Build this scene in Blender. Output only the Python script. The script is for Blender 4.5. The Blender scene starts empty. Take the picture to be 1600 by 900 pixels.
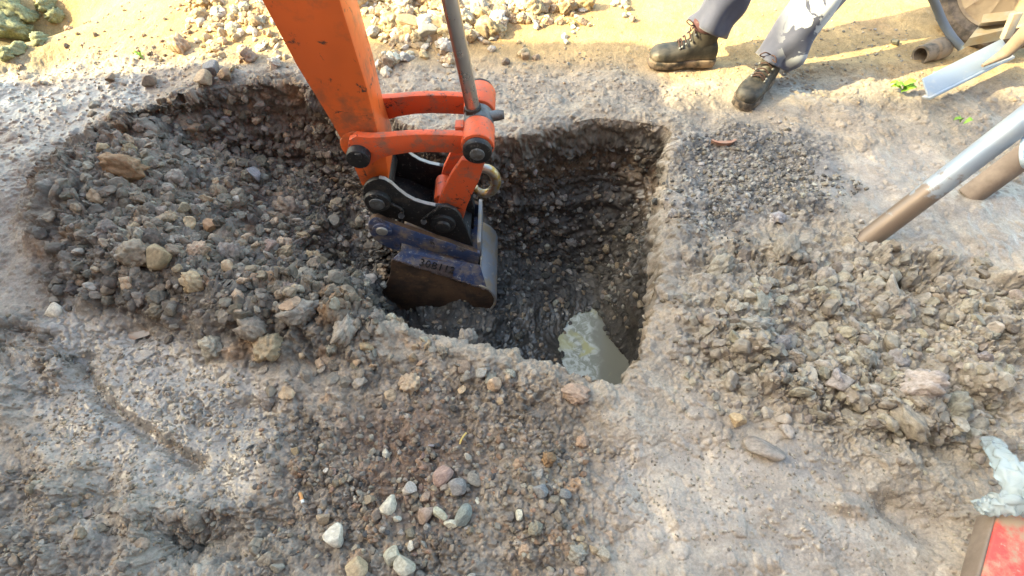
import bpy, bmesh, math, random
import numpy as np
from mathutils import Vector, Matrix

# ------------------------------------------------------------------ camera, world, sun
scene = bpy.context.scene
COL = scene.collection
PITCH, CAMH, FPX = math.radians(57.0), 1.45, 850.0
cam_d = bpy.data.cameras.new("camera"); cam = bpy.data.objects.new("camera", cam_d); COL.objects.link(cam)
cam.location = (0, 0, CAMH); cam.rotation_euler = (math.radians(90) - PITCH, 0, 0)
cam_d.sensor_width = 36; cam_d.lens = FPX / 1600 * 36; cam_d.clip_start = 0.02; cam_d.clip_end = 400
scene.camera = cam
SUN_EL, SUN_SLOPE = math.radians(36), 0.12
sun_az = Vector((1, SUN_SLOPE, 0)).normalized()
light_dir = Vector((sun_az.x * math.cos(SUN_EL), sun_az.y * math.cos(SUN_EL), -math.sin(SUN_EL)))
sd = bpy.data.lights.new("sun", 'SUN'); sd.energy = 2.5; sd.angle = math.radians(0.6); sd.color = (1.0, 0.83, 0.54)
sun = bpy.data.objects.new("sun", sd); COL.objects.link(sun)
sun.rotation_euler = light_dir.to_track_quat('-Z', 'Y').to_euler(); sun.location = (-8, -1, 9)
world = bpy.data.worlds.new("World"); scene.world = world; world.use_nodes = True
wn = world.node_tree
sky = wn.nodes.new('ShaderNodeTexSky'); sky.sky_type = 'NISHITA'; sky.sun_disc = False
sky.sun_elevation = SUN_EL; sky.sun_rotation = math.atan2(-sun_az.x, -sun_az.y); sky.dust_density = 3.0; sky.ozone_density = 0.6
wn.nodes['Background'].inputs['Strength'].default_value = 0.14
wn.links.new(sky.outputs['Color'], wn.nodes['Background'].inputs['Color'])
scene.view_settings.view_transform = 'Standard'; scene.view_settings.look = 'None'
scene.view_settings.gamma = 1.0; scene.view_settings.exposure = 2.75
scene.view_settings.use_curve_mapping = False
scene.view_settings.use_white_balance = True; scene.view_settings.white_balance_temperature = 7350; scene.view_settings.white_balance_tint = -2

# ------------------------------------------------------------------ helpers
rng = np.random.default_rng(7)
random.seed(7)
CP, SP = math.cos(PITCH), math.sin(PITCH)

def ray(u, v):
    a, b = (u - 800) / FPX, (450 - v) / FPX
    return (a, CP + b * SP, -SP + b * CP)
def G(u, v, z=0.0):                       # where the sight line through a photo point meets height z
    d = ray(u, v); t = (z - CAMH) / d[2]
    return (d[0] * t, d[1] * t)
def A(u, v, y):                           # ... meets the upright plane at distance y: (x, z)
    d = ray(u, v); t = y / d[1]
    return (d[0] * t, CAMH + d[2] * t)
def A3(u, v, y):
    x, z = A(u, v, y); return Vector((x, y, z))
def project(P):
    dx, dy, dz = P[..., 0], P[..., 1], P[..., 2] - CAMH
    zc = dy * CP - dz * SP; yc = dy * SP + dz * CP
    zc = np.where(zc < 0.05, 0.05, zc)
    return 800 + dx / zc * FPX, 450 - yc / zc * FPX

def put(o, parent=None):
    COL.objects.link(o)
    if parent is not None: o.parent = parent
    return o
def tag(o, label=None, cat=None, group=None, kind=None):
    if label: o['label'] = label
    if cat: o['category'] = cat
    if group: o['group'] = group
    if kind: o['kind'] = kind
    return o
def empty(name, loc, label, cat, group=None):
    o = bpy.data.objects.new(name, None); o.location = loc; o.empty_display_size = 0.1
    put(o); return tag(o, label, cat, group)
def finish(name, bm, mat, parent=None, smooth=None, local=None):
    """link a bmesh (built in world coordinates) as one object; smooth = angle in degrees for sharp edges"""
    if smooth is not None:
        for f in bm.faces: f.smooth = True
        for e in bm.edges:
            if len(e.link_faces) == 2 and e.calc_face_angle(0) > math.radians(smooth): e.smooth = False
    org = Vector(local) if local is not None else (Vector(parent_loc(parent)) if parent is not None else None)
    if org is not None: bmesh.ops.translate(bm, verts=bm.verts, vec=-org)
    me = bpy.data.meshes.new(name); bm.to_mesh(me); bm.free()
    if mat: me.materials.append(mat)
    o = bpy.data.objects.new(name, me)
    if parent is None and org is not None: o.location = org
    return put(o, parent)
def parent_loc(p):
    l = Vector(p.location)
    while p.parent is not None:
        p = p.parent; l = l + Vector(p.location)
    return l
def raw_mesh(name, V, F, mat, smooth=True, colors=None, attrs=None):
    me = bpy.data.meshes.new(name)
    V = np.asarray(V, np.float32); F = np.asarray(F, np.int32); k = F.shape[1]
    me.vertices.add(len(V)); me.vertices.foreach_set('co', V.ravel())
    me.loops.add(F.size); me.loops.foreach_set('vertex_index', F.ravel())
    me.polygons.add(len(F)); me.polygons.foreach_set('loop_start', np.arange(0, F.size, k, dtype=np.int32))
    me.polygons.foreach_set('use_smooth', np.full(len(F), smooth))
    if colors is not None:
        at = me.attributes.new('Col', 'FLOAT_COLOR', 'POINT')
        c = np.ones((len(V), 4), np.float32); c[:, :3] = colors; at.data.foreach_set('color', c.ravel())
    for n, arr in (attrs or {}).items():
        at = me.attributes.new(n, 'FLOAT', 'POINT'); at.data.foreach_set('value', np.asarray(arr, np.float32).ravel())
    me.update(calc_edges=True); me.materials.append(mat)
    return me

# ---- vector noise
def hsh(ix, iy, seed):
    h = (ix.astype(np.int64) * 374761393 + iy.astype(np.int64) * 668265263 + seed * 2147483647 * 7) & 0xFFFFFFFF
    h = ((h ^ (h >> 13)) * 1274126177) & 0xFFFFFFFF
    h = ((h ^ (h >> 16)) * 2246822519) & 0xFFFFFFFF
    return ((h ^ (h >> 15)) & 0xFFFFFF).astype(np.float32) / 16777216.0
def vnoise(x, y, seed):
    ix, iy = np.floor(x), np.floor(y); fx, fy = x - ix, y - iy
    ux, uy = fx * fx * fx * (fx * (fx * 6 - 15) + 10), fy * fy * fy * (fy * (fy * 6 - 15) + 10)
    def g(jx, jy):
        a = hsh(ix + jx, iy + jy, seed) * 6.2832
        return np.cos(a) * (fx - jx) + np.sin(a) * (fy - jy)
    a = g(0, 0) * (1 - ux) + g(1, 0) * ux; b = g(0, 1) * (1 - ux) + g(1, 1) * ux
    return (a * (1 - uy) + b * uy) * 1.5
def fbm(x, y, wl, octaves, seed, gain=0.5):
    s, a, n = 0, 1.0, 0
    for k in range(octaves):
        f = 2.03 ** k / wl
        s = s + a * vnoise(x * f + 17.3 * k, y * f - 9.1 * k, seed + k); n += a; a *= gain
    return s / n
def lumps(x, y, s, seed, fill=0.8, tall=0.6, power=3.0):
    """angular soil lumps / stones as a relief: height in metres and a random number per lump"""
    x, y = x / s, y / s
    ix, iy = np.floor(x), np.floor(y)
    H = np.zeros_like(x); ID = np.zeros_like(x)
    for jx in (-1, 0, 1):
        for jy in (-1, 0, 1):
            cx, cy = ix + jx, iy + jy
            h1, h2, h3, h4, h5 = (hsh(cx, cy, seed + q) for q in range(5))
            dx, dy = x - (cx + 0.15 + 0.7 * h1), y - (cy + 0.15 + 0.7 * h2)
            a = h3 * 6.2832; ca, sa = np.cos(a), np.sin(a)
            p, q = (dx * ca + dy * sa), (-dx * sa + dy * ca) * (1.0 + 0.5 * h5)
            poly = np.maximum(np.maximum(np.abs(p), np.abs(q)), 0.707 * np.abs(p + q) + 0.1 * np.abs(p - q))
            dist = 0.62 * poly + 0.38 * np.sqrt(p * p + q * q)
            r = 0.22 + 0.36 * h4 * h4 + 0.1
            e = np.clip(1 - (dist / r) ** power, 0, 1)
            h = r * np.sqrt(e) * tall * (1 + 1.3 * (h5 - 0.5) * p / r) * (h3 * 97.13 % 1.0 < fill)
            m = h > H
            H = np.where(m, h, H); ID = np.where(m, h4 * 57.31 % 1.0, ID)
    return H * s, ID
def billow(x, y, wl, octaves, seed, gain=0.55):
    s, a, n = 0, 1.0, 0
    for k in range(octaves):
        f = 2.11 ** k / wl
        s = s + a * np.abs(vnoise(x * f + 11.7 * k, y * f + 5.3 * k, seed + k)); n += a; a *= gain
    return s / n
def sst(a, b, x):
    t = np.clip((x - a) / (b - a), 0, 1); return t * t * (3 - 2 * t)
def catmull(pts, n=6):
    P = [np.array(p, float) for p in pts]; out = []; m = len(P)
    for i in range(m):
        a, b, c, d = P[i - 1], P[i], P[(i + 1) % m], P[(i + 2) % m]
        for k in range(n):
            t = k / n
            out.append(0.5 * (2 * b + (c - a) * t + (2 * a - 5 * b + 4 * c - d) * t * t + (3 * b - a - 3 * c + d) * t ** 3))
    return np.array(out)
def poly_sd(x, y, poly):
    """signed distance (inside positive) and direction to the nearest border point"""
    best = np.full(x.shape, 1e9, np.float32); bx = np.zeros_like(x); by = np.zeros_like(x); ins = np.zeros(x.shape, bool)
    n = len(poly)
    for i in range(n):
        x0, y0 = poly[i]; x1, y1 = poly[(i + 1) % n]
        ex, ey = x1 - x0, y1 - y0; L = ex * ex + ey * ey + 1e-12
        t = np.clip(((x - x0) * ex + (y - y0) * ey) / L, 0, 1)
        qx, qy = x0 + t * ex - x, y0 + t * ey - y; d = qx * qx + qy * qy
        m = d < best; best = np.where(m, d, best); bx = np.where(m, qx, bx); by = np.where(m, qy, by)
        c = (y0 > y) != (y1 > y)
        ins ^= c & (x < (x1 - x0) * (y - y0) / (y1 - y0 + 1e-12) + x0)
    d = np.sqrt(best)
    return np.where(ins, d, -d), bx / (d + 1e-6), by / (d + 1e-6)

# ------------------------------------------------------------------ materials
def new_mat(name):
    m = bpy.data.materials.new(name); m.use_nodes = True
    nt = m.node_tree; return m, nt, nt.nodes['Principled BSDF']
def N(nt, typ, **kw):
    n = nt.nodes.new(typ)
    for k, v in kw.items():
        if k in n.inputs: n.inputs[k].default_value = v
        else: setattr(n, k, v)
    return n
def mixc(nt, fac, a, b, blend='MIX'):
    n = nt.nodes.new('ShaderNodeMix'); n.data_type = 'RGBA'; n.blend_type = blend
    for i, v in ((0, fac), (6, a), (7, b)):
        if hasattr(v, 'is_linked') or hasattr(v, 'node'): nt.links.new(v, n.inputs[i])
        else: n.inputs[i].default_value = v if i == 0 else (tuple(v) + (1,) if len(v) == 3 else v)
    return n.outputs[2]
def ramp(nt, src, a, b):
    n = nt.nodes.new('ShaderNodeMapRange'); n.interpolation_type = 'SMOOTHSTEP'
    n.inputs[1].default_value = a; n.inputs[2].default_value = b; nt.links.new(src, n.inputs[0]); return n.outputs[0]
def noise_out(nt, scale, detail=4, rough=0.55, coord='Object', dist=0.0):
    tc = nt.nodes.new('ShaderNodeTexCoord')
    n = N(nt, 'ShaderNodeTexNoise'); n.inputs['Scale'].default_value = scale; n.inputs['Detail'].default_value = detail
    n.inputs['Roughness'].default_value = rough; n.inputs['Distortion'].default_value = dist
    nt.links.new(tc.outputs[coord], n.inputs['Vector']); return n.outputs['Fac']
def bump(nt, bsdf, src, strength, dist, prev=None):
    b = N(nt, 'ShaderNodeBump'); b.inputs['Strength'].default_value = strength; b.inputs['Distance'].default_value = dist
    nt.links.new(src, b.inputs['Height'])
    if prev is not None: nt.links.new(prev, b.inputs['Normal'])
    nt.links.new(b.outputs['Normal'], bsdf.inputs['Normal']); return b.outputs['Normal']
def painted(name, col, rough=0.4, metal=0.0, dirt=(0.12, 0.09, 0.07), amount=0.35, scale=14, worn=None, bumps=0.15, grime=None, coat=0.0):
    """painted or bare metal with mud film, chips and oily grime"""
    m, nt, b = new_mat(name)
    n1 = noise_out(nt, scale, 8, 0.65); n2 = noise_out(nt, scale * 4.3, 6, 0.7); n3 = noise_out(nt, 3.0, 3)
    c = mixc(nt, ramp(nt, n3, 0.35, 0.7), col, [v * 0.82 for v in col])
    if worn: c = mixc(nt, ramp(nt, n2, 0.58, 0.66), c, worn)
    d = mixc(nt, ramp(nt, n1, 1.0 - amount - 0.12, 1.0 - amount + 0.12), c, dirt)
    if grime: d = mixc(nt, ramp(nt, noise_out(nt, scale * 1.7, 9, 0.72, dist=0.6), 0.575, 0.65), d, grime)
    nt.links.new(d, b.inputs['Base Color'])
    b.inputs['Metallic'].default_value = metal
    r = N(nt, 'ShaderNodeMapRange'); nt.links.new(n1, r.inputs[0]); r.inputs[3].default_value = rough; r.inputs[4].default_value = min(1, rough + 0.35)
    nt.links.new(r.outputs[0], b.inputs['Roughness']); b.inputs['Coat Weight'].default_value = coat
    bump(nt, b, n2, bumps, 0.004)
    return m

def soil_material():
    m, nt, b = new_mat('soil')
    at = N(nt, 'ShaderNodeAttribute'); at.attribute_name = 'Col'
    wt = N(nt, 'ShaderNodeAttribute'); wt.attribute_name = 'wet'
    f1 = noise_out(nt, 150, 6, 0.7); f2 = noise_out(nt, 9, 6, 0.65); f3 = noise_out(nt, 260, 4, 0.6)
    c = mixc(nt, ramp(nt, f2, 0.30, 0.72), (0.84, 0.84, 0.86), (1.14, 1.12, 1.08))
    c = mixc(nt, 1.0, at.outputs['Color'], c, 'MULTIPLY')
    c2 = mixc(nt, ramp(nt, f1, 0.28, 0.74), (0.74, 0.73, 0.72), (1.18, 1.17, 1.16))
    c = mixc(nt, 1.0, c, c2, 'MULTIPLY')
    c = mixc(nt, ramp(nt, noise_out(nt, 190, 3, 0.5), 0.70, 0.76), c, (0.07, 0.06, 0.055))
    nt.links.new(c, b.inputs['Base Color'])
    r = N(nt, 'ShaderNodeMapRange'); nt.links.new(wt.outputs['Fac'], r.inputs[0]); r.inputs[3].default_value = 0.92; r.inputs[4].default_value = 0.27
    nt.links.new(r.outputs[0], b.inputs['Roughness']); b.inputs['Specular IOR Level'].default_value = 0.6
    tc = nt.nodes.new('ShaderNodeTexCoord')
    vo = N(nt, 'ShaderNodeTexVoronoi'); vo.inputs['Scale'].default_value = 110; nt.links.new(tc.outputs['Object'], vo.inputs['Vector'])
    dry = N(nt, 'ShaderNodeMath'); dry.operation = 'MULTIPLY_ADD'; nt.links.new(wt.outputs['Fac'], dry.inputs[0]); dry.inputs[1].default_value = -0.55; dry.inputs[2].default_value = 0.5
    b1 = N(nt, 'ShaderNodeBump'); b1.invert = True; b1.inputs['Distance'].default_value = 0.004
    nt.links.new(dry.outputs[0], b1.inputs['Strength']); nt.links.new(vo.outputs['Distance'], b1.inputs['Height'])
    b2 = N(nt, 'ShaderNodeBump'); b2.inputs['Distance'].default_value = 0.006; d2 = N(nt, 'ShaderNodeMath'); d2.operation = 'MULTIPLY_ADD'; nt.links.new(wt.outputs['Fac'], d2.inputs[0]); d2.inputs[1].default_value = -0.40; d2.inputs[2].default_value = 0.48; nt.links.new(d2.outputs[0], b2.inputs['Strength'])
    cw = N(nt, 'ShaderNodeMath'); cw.operation = 'MULTIPLY'; nt.links.new(ramp(nt, wt.outputs['Fac'], .45, .9), cw.inputs[0]); cw.inputs[1].default_value = .32; nt.links.new(cw.outputs[0], b.inputs['Coat Weight']); b.inputs['Coat Roughness'].default_value = .2; b.inputs['Coat IOR'].default_value = 1.5
    nt.links.new(f1, b2.inputs['Height']); nt.links.new(b1.outputs['Normal'], b2.inputs['Normal'])
    nt.links.new(b2.outputs['Normal'], b.inputs['Normal'])
    return m
SOIL = soil_material()
def stone_material(name, source):
    m, nt, b = new_mat(name)
    if source == 'object':
        s = N(nt, 'ShaderNodeObjectInfo').outputs['Color']
    else:
        at = N(nt, 'ShaderNodeAttribute'); at.attribute_name = 'Col'; s = at.outputs['Color']
    f1 = noise_out(nt, 45 if source != 'object' else 3.2, 8, 0.68); f2 = noise_out(nt, 200 if source != 'object' else 13, 5, 0.6)
    c = mixc(nt, 1.0, s, mixc(nt, ramp(nt, f1, 0.28, 0.72), (0.6, 0.58, 0.56), (1.2, 1.19, 1.17)), 'MULTIPLY')
    c = mixc(nt, ramp(nt, f2, 0.64, 0.74), c, (0.12, 0.10, 0.085))
    nt.links.new(c, b.inputs['Base Color']); b.inputs['Roughness'].default_value = 0.72; b.inputs['Specular IOR Level'].default_value = 0.35
    p = bump(nt, b, f1, 0.5, 0.005)
    bump(nt, b, f2, 0.45, 0.002, p)
    return m
STONE = stone_material('stone', 'object'); GRAVEL = stone_material('gravel', 'vertex')
ORANGE = painted('orange_paint', (0.86, 0.155, 0.026), 0.34, 0, (0.30, 0.10, 0.045), 0.40, 9, None, 0.05, (0.035, 0.028, 0.024), 0.15)
RED = painted('red_orange_paint', (0.72, 0.11, 0.034), 0.4, 0, (0.26, 0.13, 0.09), 0.40, 16, (0.30, 0.15, 0.11), 0.1, (0.03, 0.026, 0.026))
BLACK = painted('black_oily_steel', (0.022, 0.022, 0.024), 0.36, 0.35, (0.07, 0.058, 0.048), 0.40, 20, (0.16, 0.15, 0.14), 0.15)
WORN = painted('worn_steel_edge', (0.42, 0.40, 0.37), 0.38, 0.6, (0.16, 0.13, 0.11), 0.35, 30, None, 0.2)
BLUE = painted('worn_blue_paint', (0.04, 0.068, 0.17), 0.42, 0, (0.25, 0.20, 0.155), 0.45, 13, (0.30, 0.32, 0.34), 0.2, (0.05, 0.04, 0.036))
BLUEPALE = painted('scraped_blue_steel', (0.34, 0.37, 0.42), 0.4, 0.3, (0.42, 0.33, 0.22), 0.47, 11, (0.45, 0.43, 0.40), 0.2)
RUST = painted('rusty_steel', (0.15, 0.085, 0.048), 0.6, 0.1, (0.055, 0.035, 0.026), 0.50, 11, (0.26, 0.15, 0.07), 0.3)
PLAQUE = painted('rusty_plaque', (0.16, 0.12, 0.115), 0.6, 0.2, (0.09, 0.065, 0.06), 0.5, 40, (0.24, 0.2, 0.18), 0.3)
CHROME = painted('chrome_rod', (0.46, 0.46, 0.47), 0.13, 1.0, (0.40, 0.38, 0.37), 0.15, 30, None, 0.02)
STEEL = painted('grey_cast_steel', (0.16, 0.17, 0.18), 0.45, 0.5, (0.10, 0.085, 0.075), 0.45, 30, (0.3, 0.3, 0.3), 0.2)
GALV = painted('galvanised_steel', (0.30, 0.36, 0.44), 0.34, 0.35, (0.50, 0.47, 0.42), 0.38, 8, None, 0.05)
GOLD = painted('worn_yellow_hook', (0.50, 0.47, 0.42), 0.26, 0.9, (0.42, 0.27, 0.07), 0.46, 40, None, 0.1)

# ------------------------------------------------------------------ the ground with the pit
RIM_PX = [(780, 214), (850, 204), (930, 186), (990, 190), (1048, 203), (1047, 262), (1038, 330), (1030, 420), (1022, 480),
          (1004, 545), (975, 600), (925, 592), (870, 572), (800, 552), (720, 535), (640, 520), (560, 492), (490, 470), (420, 462),
          (320, 440), (220, 405), (150, 350), (130, 290), (160, 230), (225, 185), (300, 150), (390, 132), (470, 132), (560, 160), (680, 210)]
RIM = catmull([G(u, v) for u, v in RIM_PX], 4)
NX, NY = 1090, 980
vd = np.linspace(-14, 915, 4000); wgt = 1 + 1.5 * ((vd > 110) & (vd < 300)); cum = np.cumsum(wgt)
vv = np.interp(np.linspace(cum[0], cum[-1], NY), cum, vd)[::-1]
yrow = np.array([G(800, v)[1] for v in vv])                     # dense rows, near to far
yrow = np.concatenate([[-60, -25, -10, -4, -1.8, -0.8, -0.3, -0.1, 0.0], yrow, yrow[-1] + np.array([0.02, 0.05, 0.1, 0.2, 0.4, 0.8, 1.6, 3.5, 8, 20, 60])])
acol = np.linspace(-1, 1, NX); ext = np.array([1.02, 1.05, 1.1, 1.2, 1.4, 1.8, 2.6, 4.5, 9, 25])
acol = np.concatenate([-ext[::-1], acol, ext])
X, Y = np.meshgrid(acol, yrow)
half = np.clip(1.26 + 0.50 * Y, 1.26, 2.75)
X = (X * half).astype(np.float32); Y = Y.astype(np.float32)
NEAR = sst(3.6, 2.9, np.abs(X)) * sst(-0.25, 0.0, Y) * sst(3.3, 2.85, Y)

wx = X + 0.03 * fbm(X, Y, 0.25, 3, 301); wy = Y + 0.03 * fbm(X, Y, 0.25, 3, 311)
def region(px, soft=0.08):
    d, _, _ = poly_sd(wx, wy, np.array([G(u, v) for u, v in px])); return sst(-soft, soft, d).astype(np.float32)
r_smooth = np.maximum(region([(1260, 262), (1420, 222), (1600, 290), (1620, 420), (1400, 400), (1340, 350), (1285, 320)], .05),
                      region([(940, 920), (900, 760), (1000, 640), (1200, 680), (1440, 800), (1520, 920)], .12))
r_grav = region([(1052, 215), (1150, 190), (1290, 215), (1330, 290), (1300, 340), (1180, 352), (1060, 380)], .06)
r_chunk = region([(1060, 420), (1200, 350), (1350, 370), (1620, 420), (1620, 680), (1440, 760), (1280, 680), (1080, 580)], .10)
r_rubble = region([(30, 330), (90, 240), (200, 170), (420, 118), (540, 150), (600, 300), (610, 500), (560, 560), (400, 575), (200, 500), (90, 470)], .06)
r_bl = np.maximum(region([(-60, 730), (150, 745), (260, 810), (430, 780), (440, 930), (-60, 930)], .06), region([(-60, 500), (60, 500), (120, 560), (60, 640), (-60, 660)], .05))
r_chunk = np.maximum(r_chunk, .75 * r_bl)
r_heap = region([(60, 330), (120, 250), (230, 190), (420, 150), (540, 180), (600, 300), (600, 500), (520, 545), (400, 550), (220, 480), (120, 440)], .13)
r_wet = region([(20, 580), (100, 490), (300, 520), (440, 610), (400, 800), (220, 780), (60, 700)], .06)
r_near = region([(430, 660), (560, 560), (640, 545), (760, 560), (880, 600), (960, 700), (960, 920), (380, 920)], .10)
r_rust = region([(540, 660), (680, 620), (760, 720), (700, 830), (560, 800)], .08)
r_leftsmooth = region([(-40, 130), (180, 120), (260, 130), (140, 210), (-40, 300)], .06)
r_mid = region([(600, 130), (780, 100), (1000, 95), (1200, 160), (1160, 200), (1040, 195), (800, 195)], .08)
far = sst(1.98, 2.22, wy + 0.05 * wx)

d, nx_, ny_ = poly_sd(X, Y, RIM)
d = d + (0.056 * fbm(X, Y, 0.22, 5, 21, .62) + 0.03 * (billow(X, Y, 0.09, 3, 25) - .25) * sst(-.9, -.5, X)) * sst(0.25, 0.0, np.abs(d))
D = np.clip(d, 0, None)
q = X + 0.6 * (Y - 1.2)
depth = np.interp(q, [-1.75, -1.45, -1.15, -0.77, -0.4, -0.1, 0.2], [0.02, 0.05, 0.11, 0.38, 0.60, 0.69, 0.72])
depth = depth * (0.92 + 0.16 * fbm(X, Y, 0.5, 2, 31))
soft = sst(-0.35, -0.60, X) * sst(1.75, 1.35, Y)                # the near left side is a loose slope, not a wall
Wd = (0.05 + 0.20 * sst(0.05, 0.6, depth) + 0.18 * soft) * (1 - .60 * sst(0.02, 0.2, X) * sst(1.2, 1.0, Y))
k = 0.28 + 0.65 * soft - 0.95 * sst(0.1, 0.35, X) * sst(1.25, 1.0, Y)
s = D / Wd
lip = 0.22 * sst(0, 0.25, s) + 0.16 * sst(0.25, 0.40, s) + 0.62 * sst(0.40, 1.15, s)
farwall = sst(1.35, 1.6, Y)
prof = lip
z = -depth * prof
under = farwall * 0.045 * np.exp(-((s - 0.55) / 0.22) ** 2) - farwall * 0.05 * np.exp(-((s - 0.85) / 0.2) ** 2)
# how far each point of the pit is pushed outwards so that the walls stand steep: solved on a 1 cm raster so that it stays smooth
gx = np.arange(-2.1, 0.9, 0.01); gy = np.arange(0.4, 2.3, 0.01); RX, RY = np.meshgrid(gx, gy)
rd, rnx, rny = poly_sd(RX, RY, RIM); rD = np.clip(rd, 0, None)
rq = RX + 0.6 * (RY - 1.2); rdep = np.interp(rq, [-1.75, -1.45, -1.15, -0.77, -0.4, -0.1, 0.2], [0.02, 0.05, 0.11, 0.38, 0.60, 0.69, 0.72])
rsoft = sst(-0.35, -0.60, RX) * sst(1.75, 1.35, RY); rW = (0.05 + 0.20 * sst(0.05, 0.6, rdep) + 0.18 * rsoft) * (1 - .60 * sst(0.02, 0.2, RX) * sst(1.2, 1.0, RY)); rk = 0.28 + 0.65 * rsoft - 0.95 * sst(0.1, 0.35, RX) * sst(1.25, 1.0, RY)
rs = rD / rW; ru = sst(1.35, 1.6, RY) * (0.045 * np.exp(-((rs - 0.55) / 0.22) ** 2) - 0.05 * np.exp(-((rs - 0.85) / 0.2) ** 2))
ro_ = np.where(rD > 0, (np.minimum(rD, rW) * (1 - rk) + ru) * sst(0, 0.02, rD), 0); ox, oy = rnx * ro_, rny * ro_
core = rD > rW * 0.92
ox[core] = 0; oy[core] = 0
for _ in range(900):
    for f in (ox, oy):
        m4 = 0.25 * (np.roll(f, 1, 0) + np.roll(f, -1, 0) + np.roll(f, 1, 1) + np.roll(f, -1, 1)); f[core] = m4[core]
blend = sst(0.03, 0.10, rD)
for _ in range(18):
    for f in (ox, oy):
        m4 = 0.2 * (f + np.roll(f, 1, 0) + np.roll(f, -1, 0) + np.roll(f, 1, 1) + np.roll(f, -1, 1)); f += (m4 - f) * blend
def sample_raster(f):
    u_, v_ = np.clip((X + 2.1) / 0.01, 0, len(gx) - 1.001), np.clip((Y - 0.4) / 0.01, 0, len(gy) - 1.001)
    i, j = u_.astype(int), v_.astype(int); a_, b_ = u_ - i, v_ - j
    return (f[j, i] * (1 - a_) + f[j, i + 1] * a_) * (1 - b_) + (f[j + 1, i] * (1 - a_) + f[j + 1, i + 1] * a_) * b_
ox, oy = sample_raster(ox), sample_raster(oy); near_pit = d > -0.03
BX, BY = X + ox * near_pit, Y + oy * near_pit
# the sump that holds water in the near right corner
wc = G(950, 552, -0.70)
dw = np.hypot((BX - wc[0] - 0.07) / 1.3, (BY - wc[1]) / 1.15)
inside = sst(0.02, Wd + 0.02, D)
z = z + inside * (-0.075 * sst(0.27, 0.12, dw) + 0.10 * sst(0.25, 0.75, dw) * sst(-0.7, 0.0, BX))
# broad relief of the ground outside the pit
outside = sst(0.02, -0.06, d)
z = z + NEAR * outside * (0.034 * fbm(X, Y, 0.55, 3, 41) * (1 - .6 * far) + 0.022 * fbm(X, Y, 0.17, 2, 45) * (1 - .75 * far)) + NEAR * 0.012 * np.exp(-((d + 0.05) / 0.05) ** 2)
shallow = sst(0.45, 0.12, depth * (d > -0.05))
z = z + NEAR * (0.075 * r_heap * shallow + 0.02 * r_chunk + 0.012 * r_grav)
def bump_at(u, v, rx, ry, h, ang=0.0, p=2):
    cx, cy = G(u, v); ca, sa = math.cos(ang), math.sin(ang)
    a = ((X - cx) * ca + (Y - cy) * sa) / rx; b = (-(X - cx) * sa + (Y - cy) * ca) / ry
    return h * np.exp(-np.sqrt(a * a + b * b) ** p)
# footprints, ruts and ridges
for u, v, rx, ry, h, an in [(213, 517, .06, .045, -.022, 0), (160, 775, .055, .05, -.04, 0), (300, 845, .085, .045, -.05, .1), (300, 800, .10, .02, .02, .1), (60, 700, .12, .02, .018, -.6), (20, 790, .05, .05, -.03, 0), (215, 850, .03, .09, .03, .3), (250, 790, .1, .02, .02, .2),
                            (1440, 690, .09, .03, -.05, -.1), (1450, 660, .10, .035, .03, -.1), (1385, 615, .07, .05, .03, 0), (1320, 790, .06, .02, .025, -.2),
                            (1400, 790, .05, .035, -.045, -.3), (1470, 830, .07, .05, -.03, 0), (1560, 640, .07, .05, -.05, -.5), (1520, 600, .05, .05, .03, 0),
                            (30, 545, .10, .05, -.03, 0), (90, 560, .04, .12, .02, .5), (1230, 390, .07, .03, .03, 0), (1240, 800, .1, .06, .012, 0),
                            (520, 460, .12, .035, .055, .25), (400, 520, .10, .04, .05, .2), (600, 520, .12, .03, .04, -.2), (450, 600, .08, .04, .03, 0),
                            (40, 20, .28, .16, -.16, .4), (40, 90, .2, .1, -.06, .4), (640, 22, .85, .19, .05, 0), (420, 15, .3, .15, .04, 0), (980, 660, .05, .06, .015, 0),
                            (1060, 730, .12, .08, -.015, .3), (640, 690, .2, .1, -.02, 0), (800, 850, .15, .08, -.02, 0), (1350, 105, .5, .05, .015, 0)]:
    z = z + bump_at(u, v, rx, ry, h * (1.5 if h < 0 and u < 500 and v > 300 else 1.0), an) * NEAR
# the water-filled groove in the left-hand mud
def groove(pts, w, h):
    m = np.full(X.shape, 1e9)
    P = [G(*p) for p in pts]
    for (x0, y0), (x1, y1) in zip(P[:-1], P[1:]):
        ex, ey = x1 - x0, y1 - y0; t = np.clip(((wx - x0) * ex + (wy - y0) * ey) / (ex * ex + ey * ey), 0, 1)
        m = np.minimum(m, np.hypot(wx - x0 - t * ex, wy - y0 - t * ey))
    return h * np.exp(-(m / w) ** 2)
z = z + groove([(120, 560), (150, 620), (190, 655), (240, 690), (300, 720)], .02, -.028) + groove([(40, 610), (70, 575), (110, 560)], .012, -.012)
z = z + groove([(1000, 760), (1030, 800), (1050, 850), (1000, 890)], .02, -.012)

BZ = z.astype(np.float32)
P0 = np.stack([BX, BY, BZ], -1).astype(np.float32)
def grid_normals(P):
    a = np.gradient(P, axis=1); b = np.gradient(P, axis=0); n = np.cross(a, b)
    return n / (np.linalg.norm(n, axis=-1, keepdims=True) + 1e-9)
NRM = grid_normals(P0)
unf = BZ * sst(Wd + 0.16, Wd + 0.02, D) * (D > 0)
SX, SY = BX + nx_ * unf, BY + ny_ * unf
SWX, SWY = SX + (wx - X), SY + (wy - Y)
inpit = sst(-0.01, 0.05, d)
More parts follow.
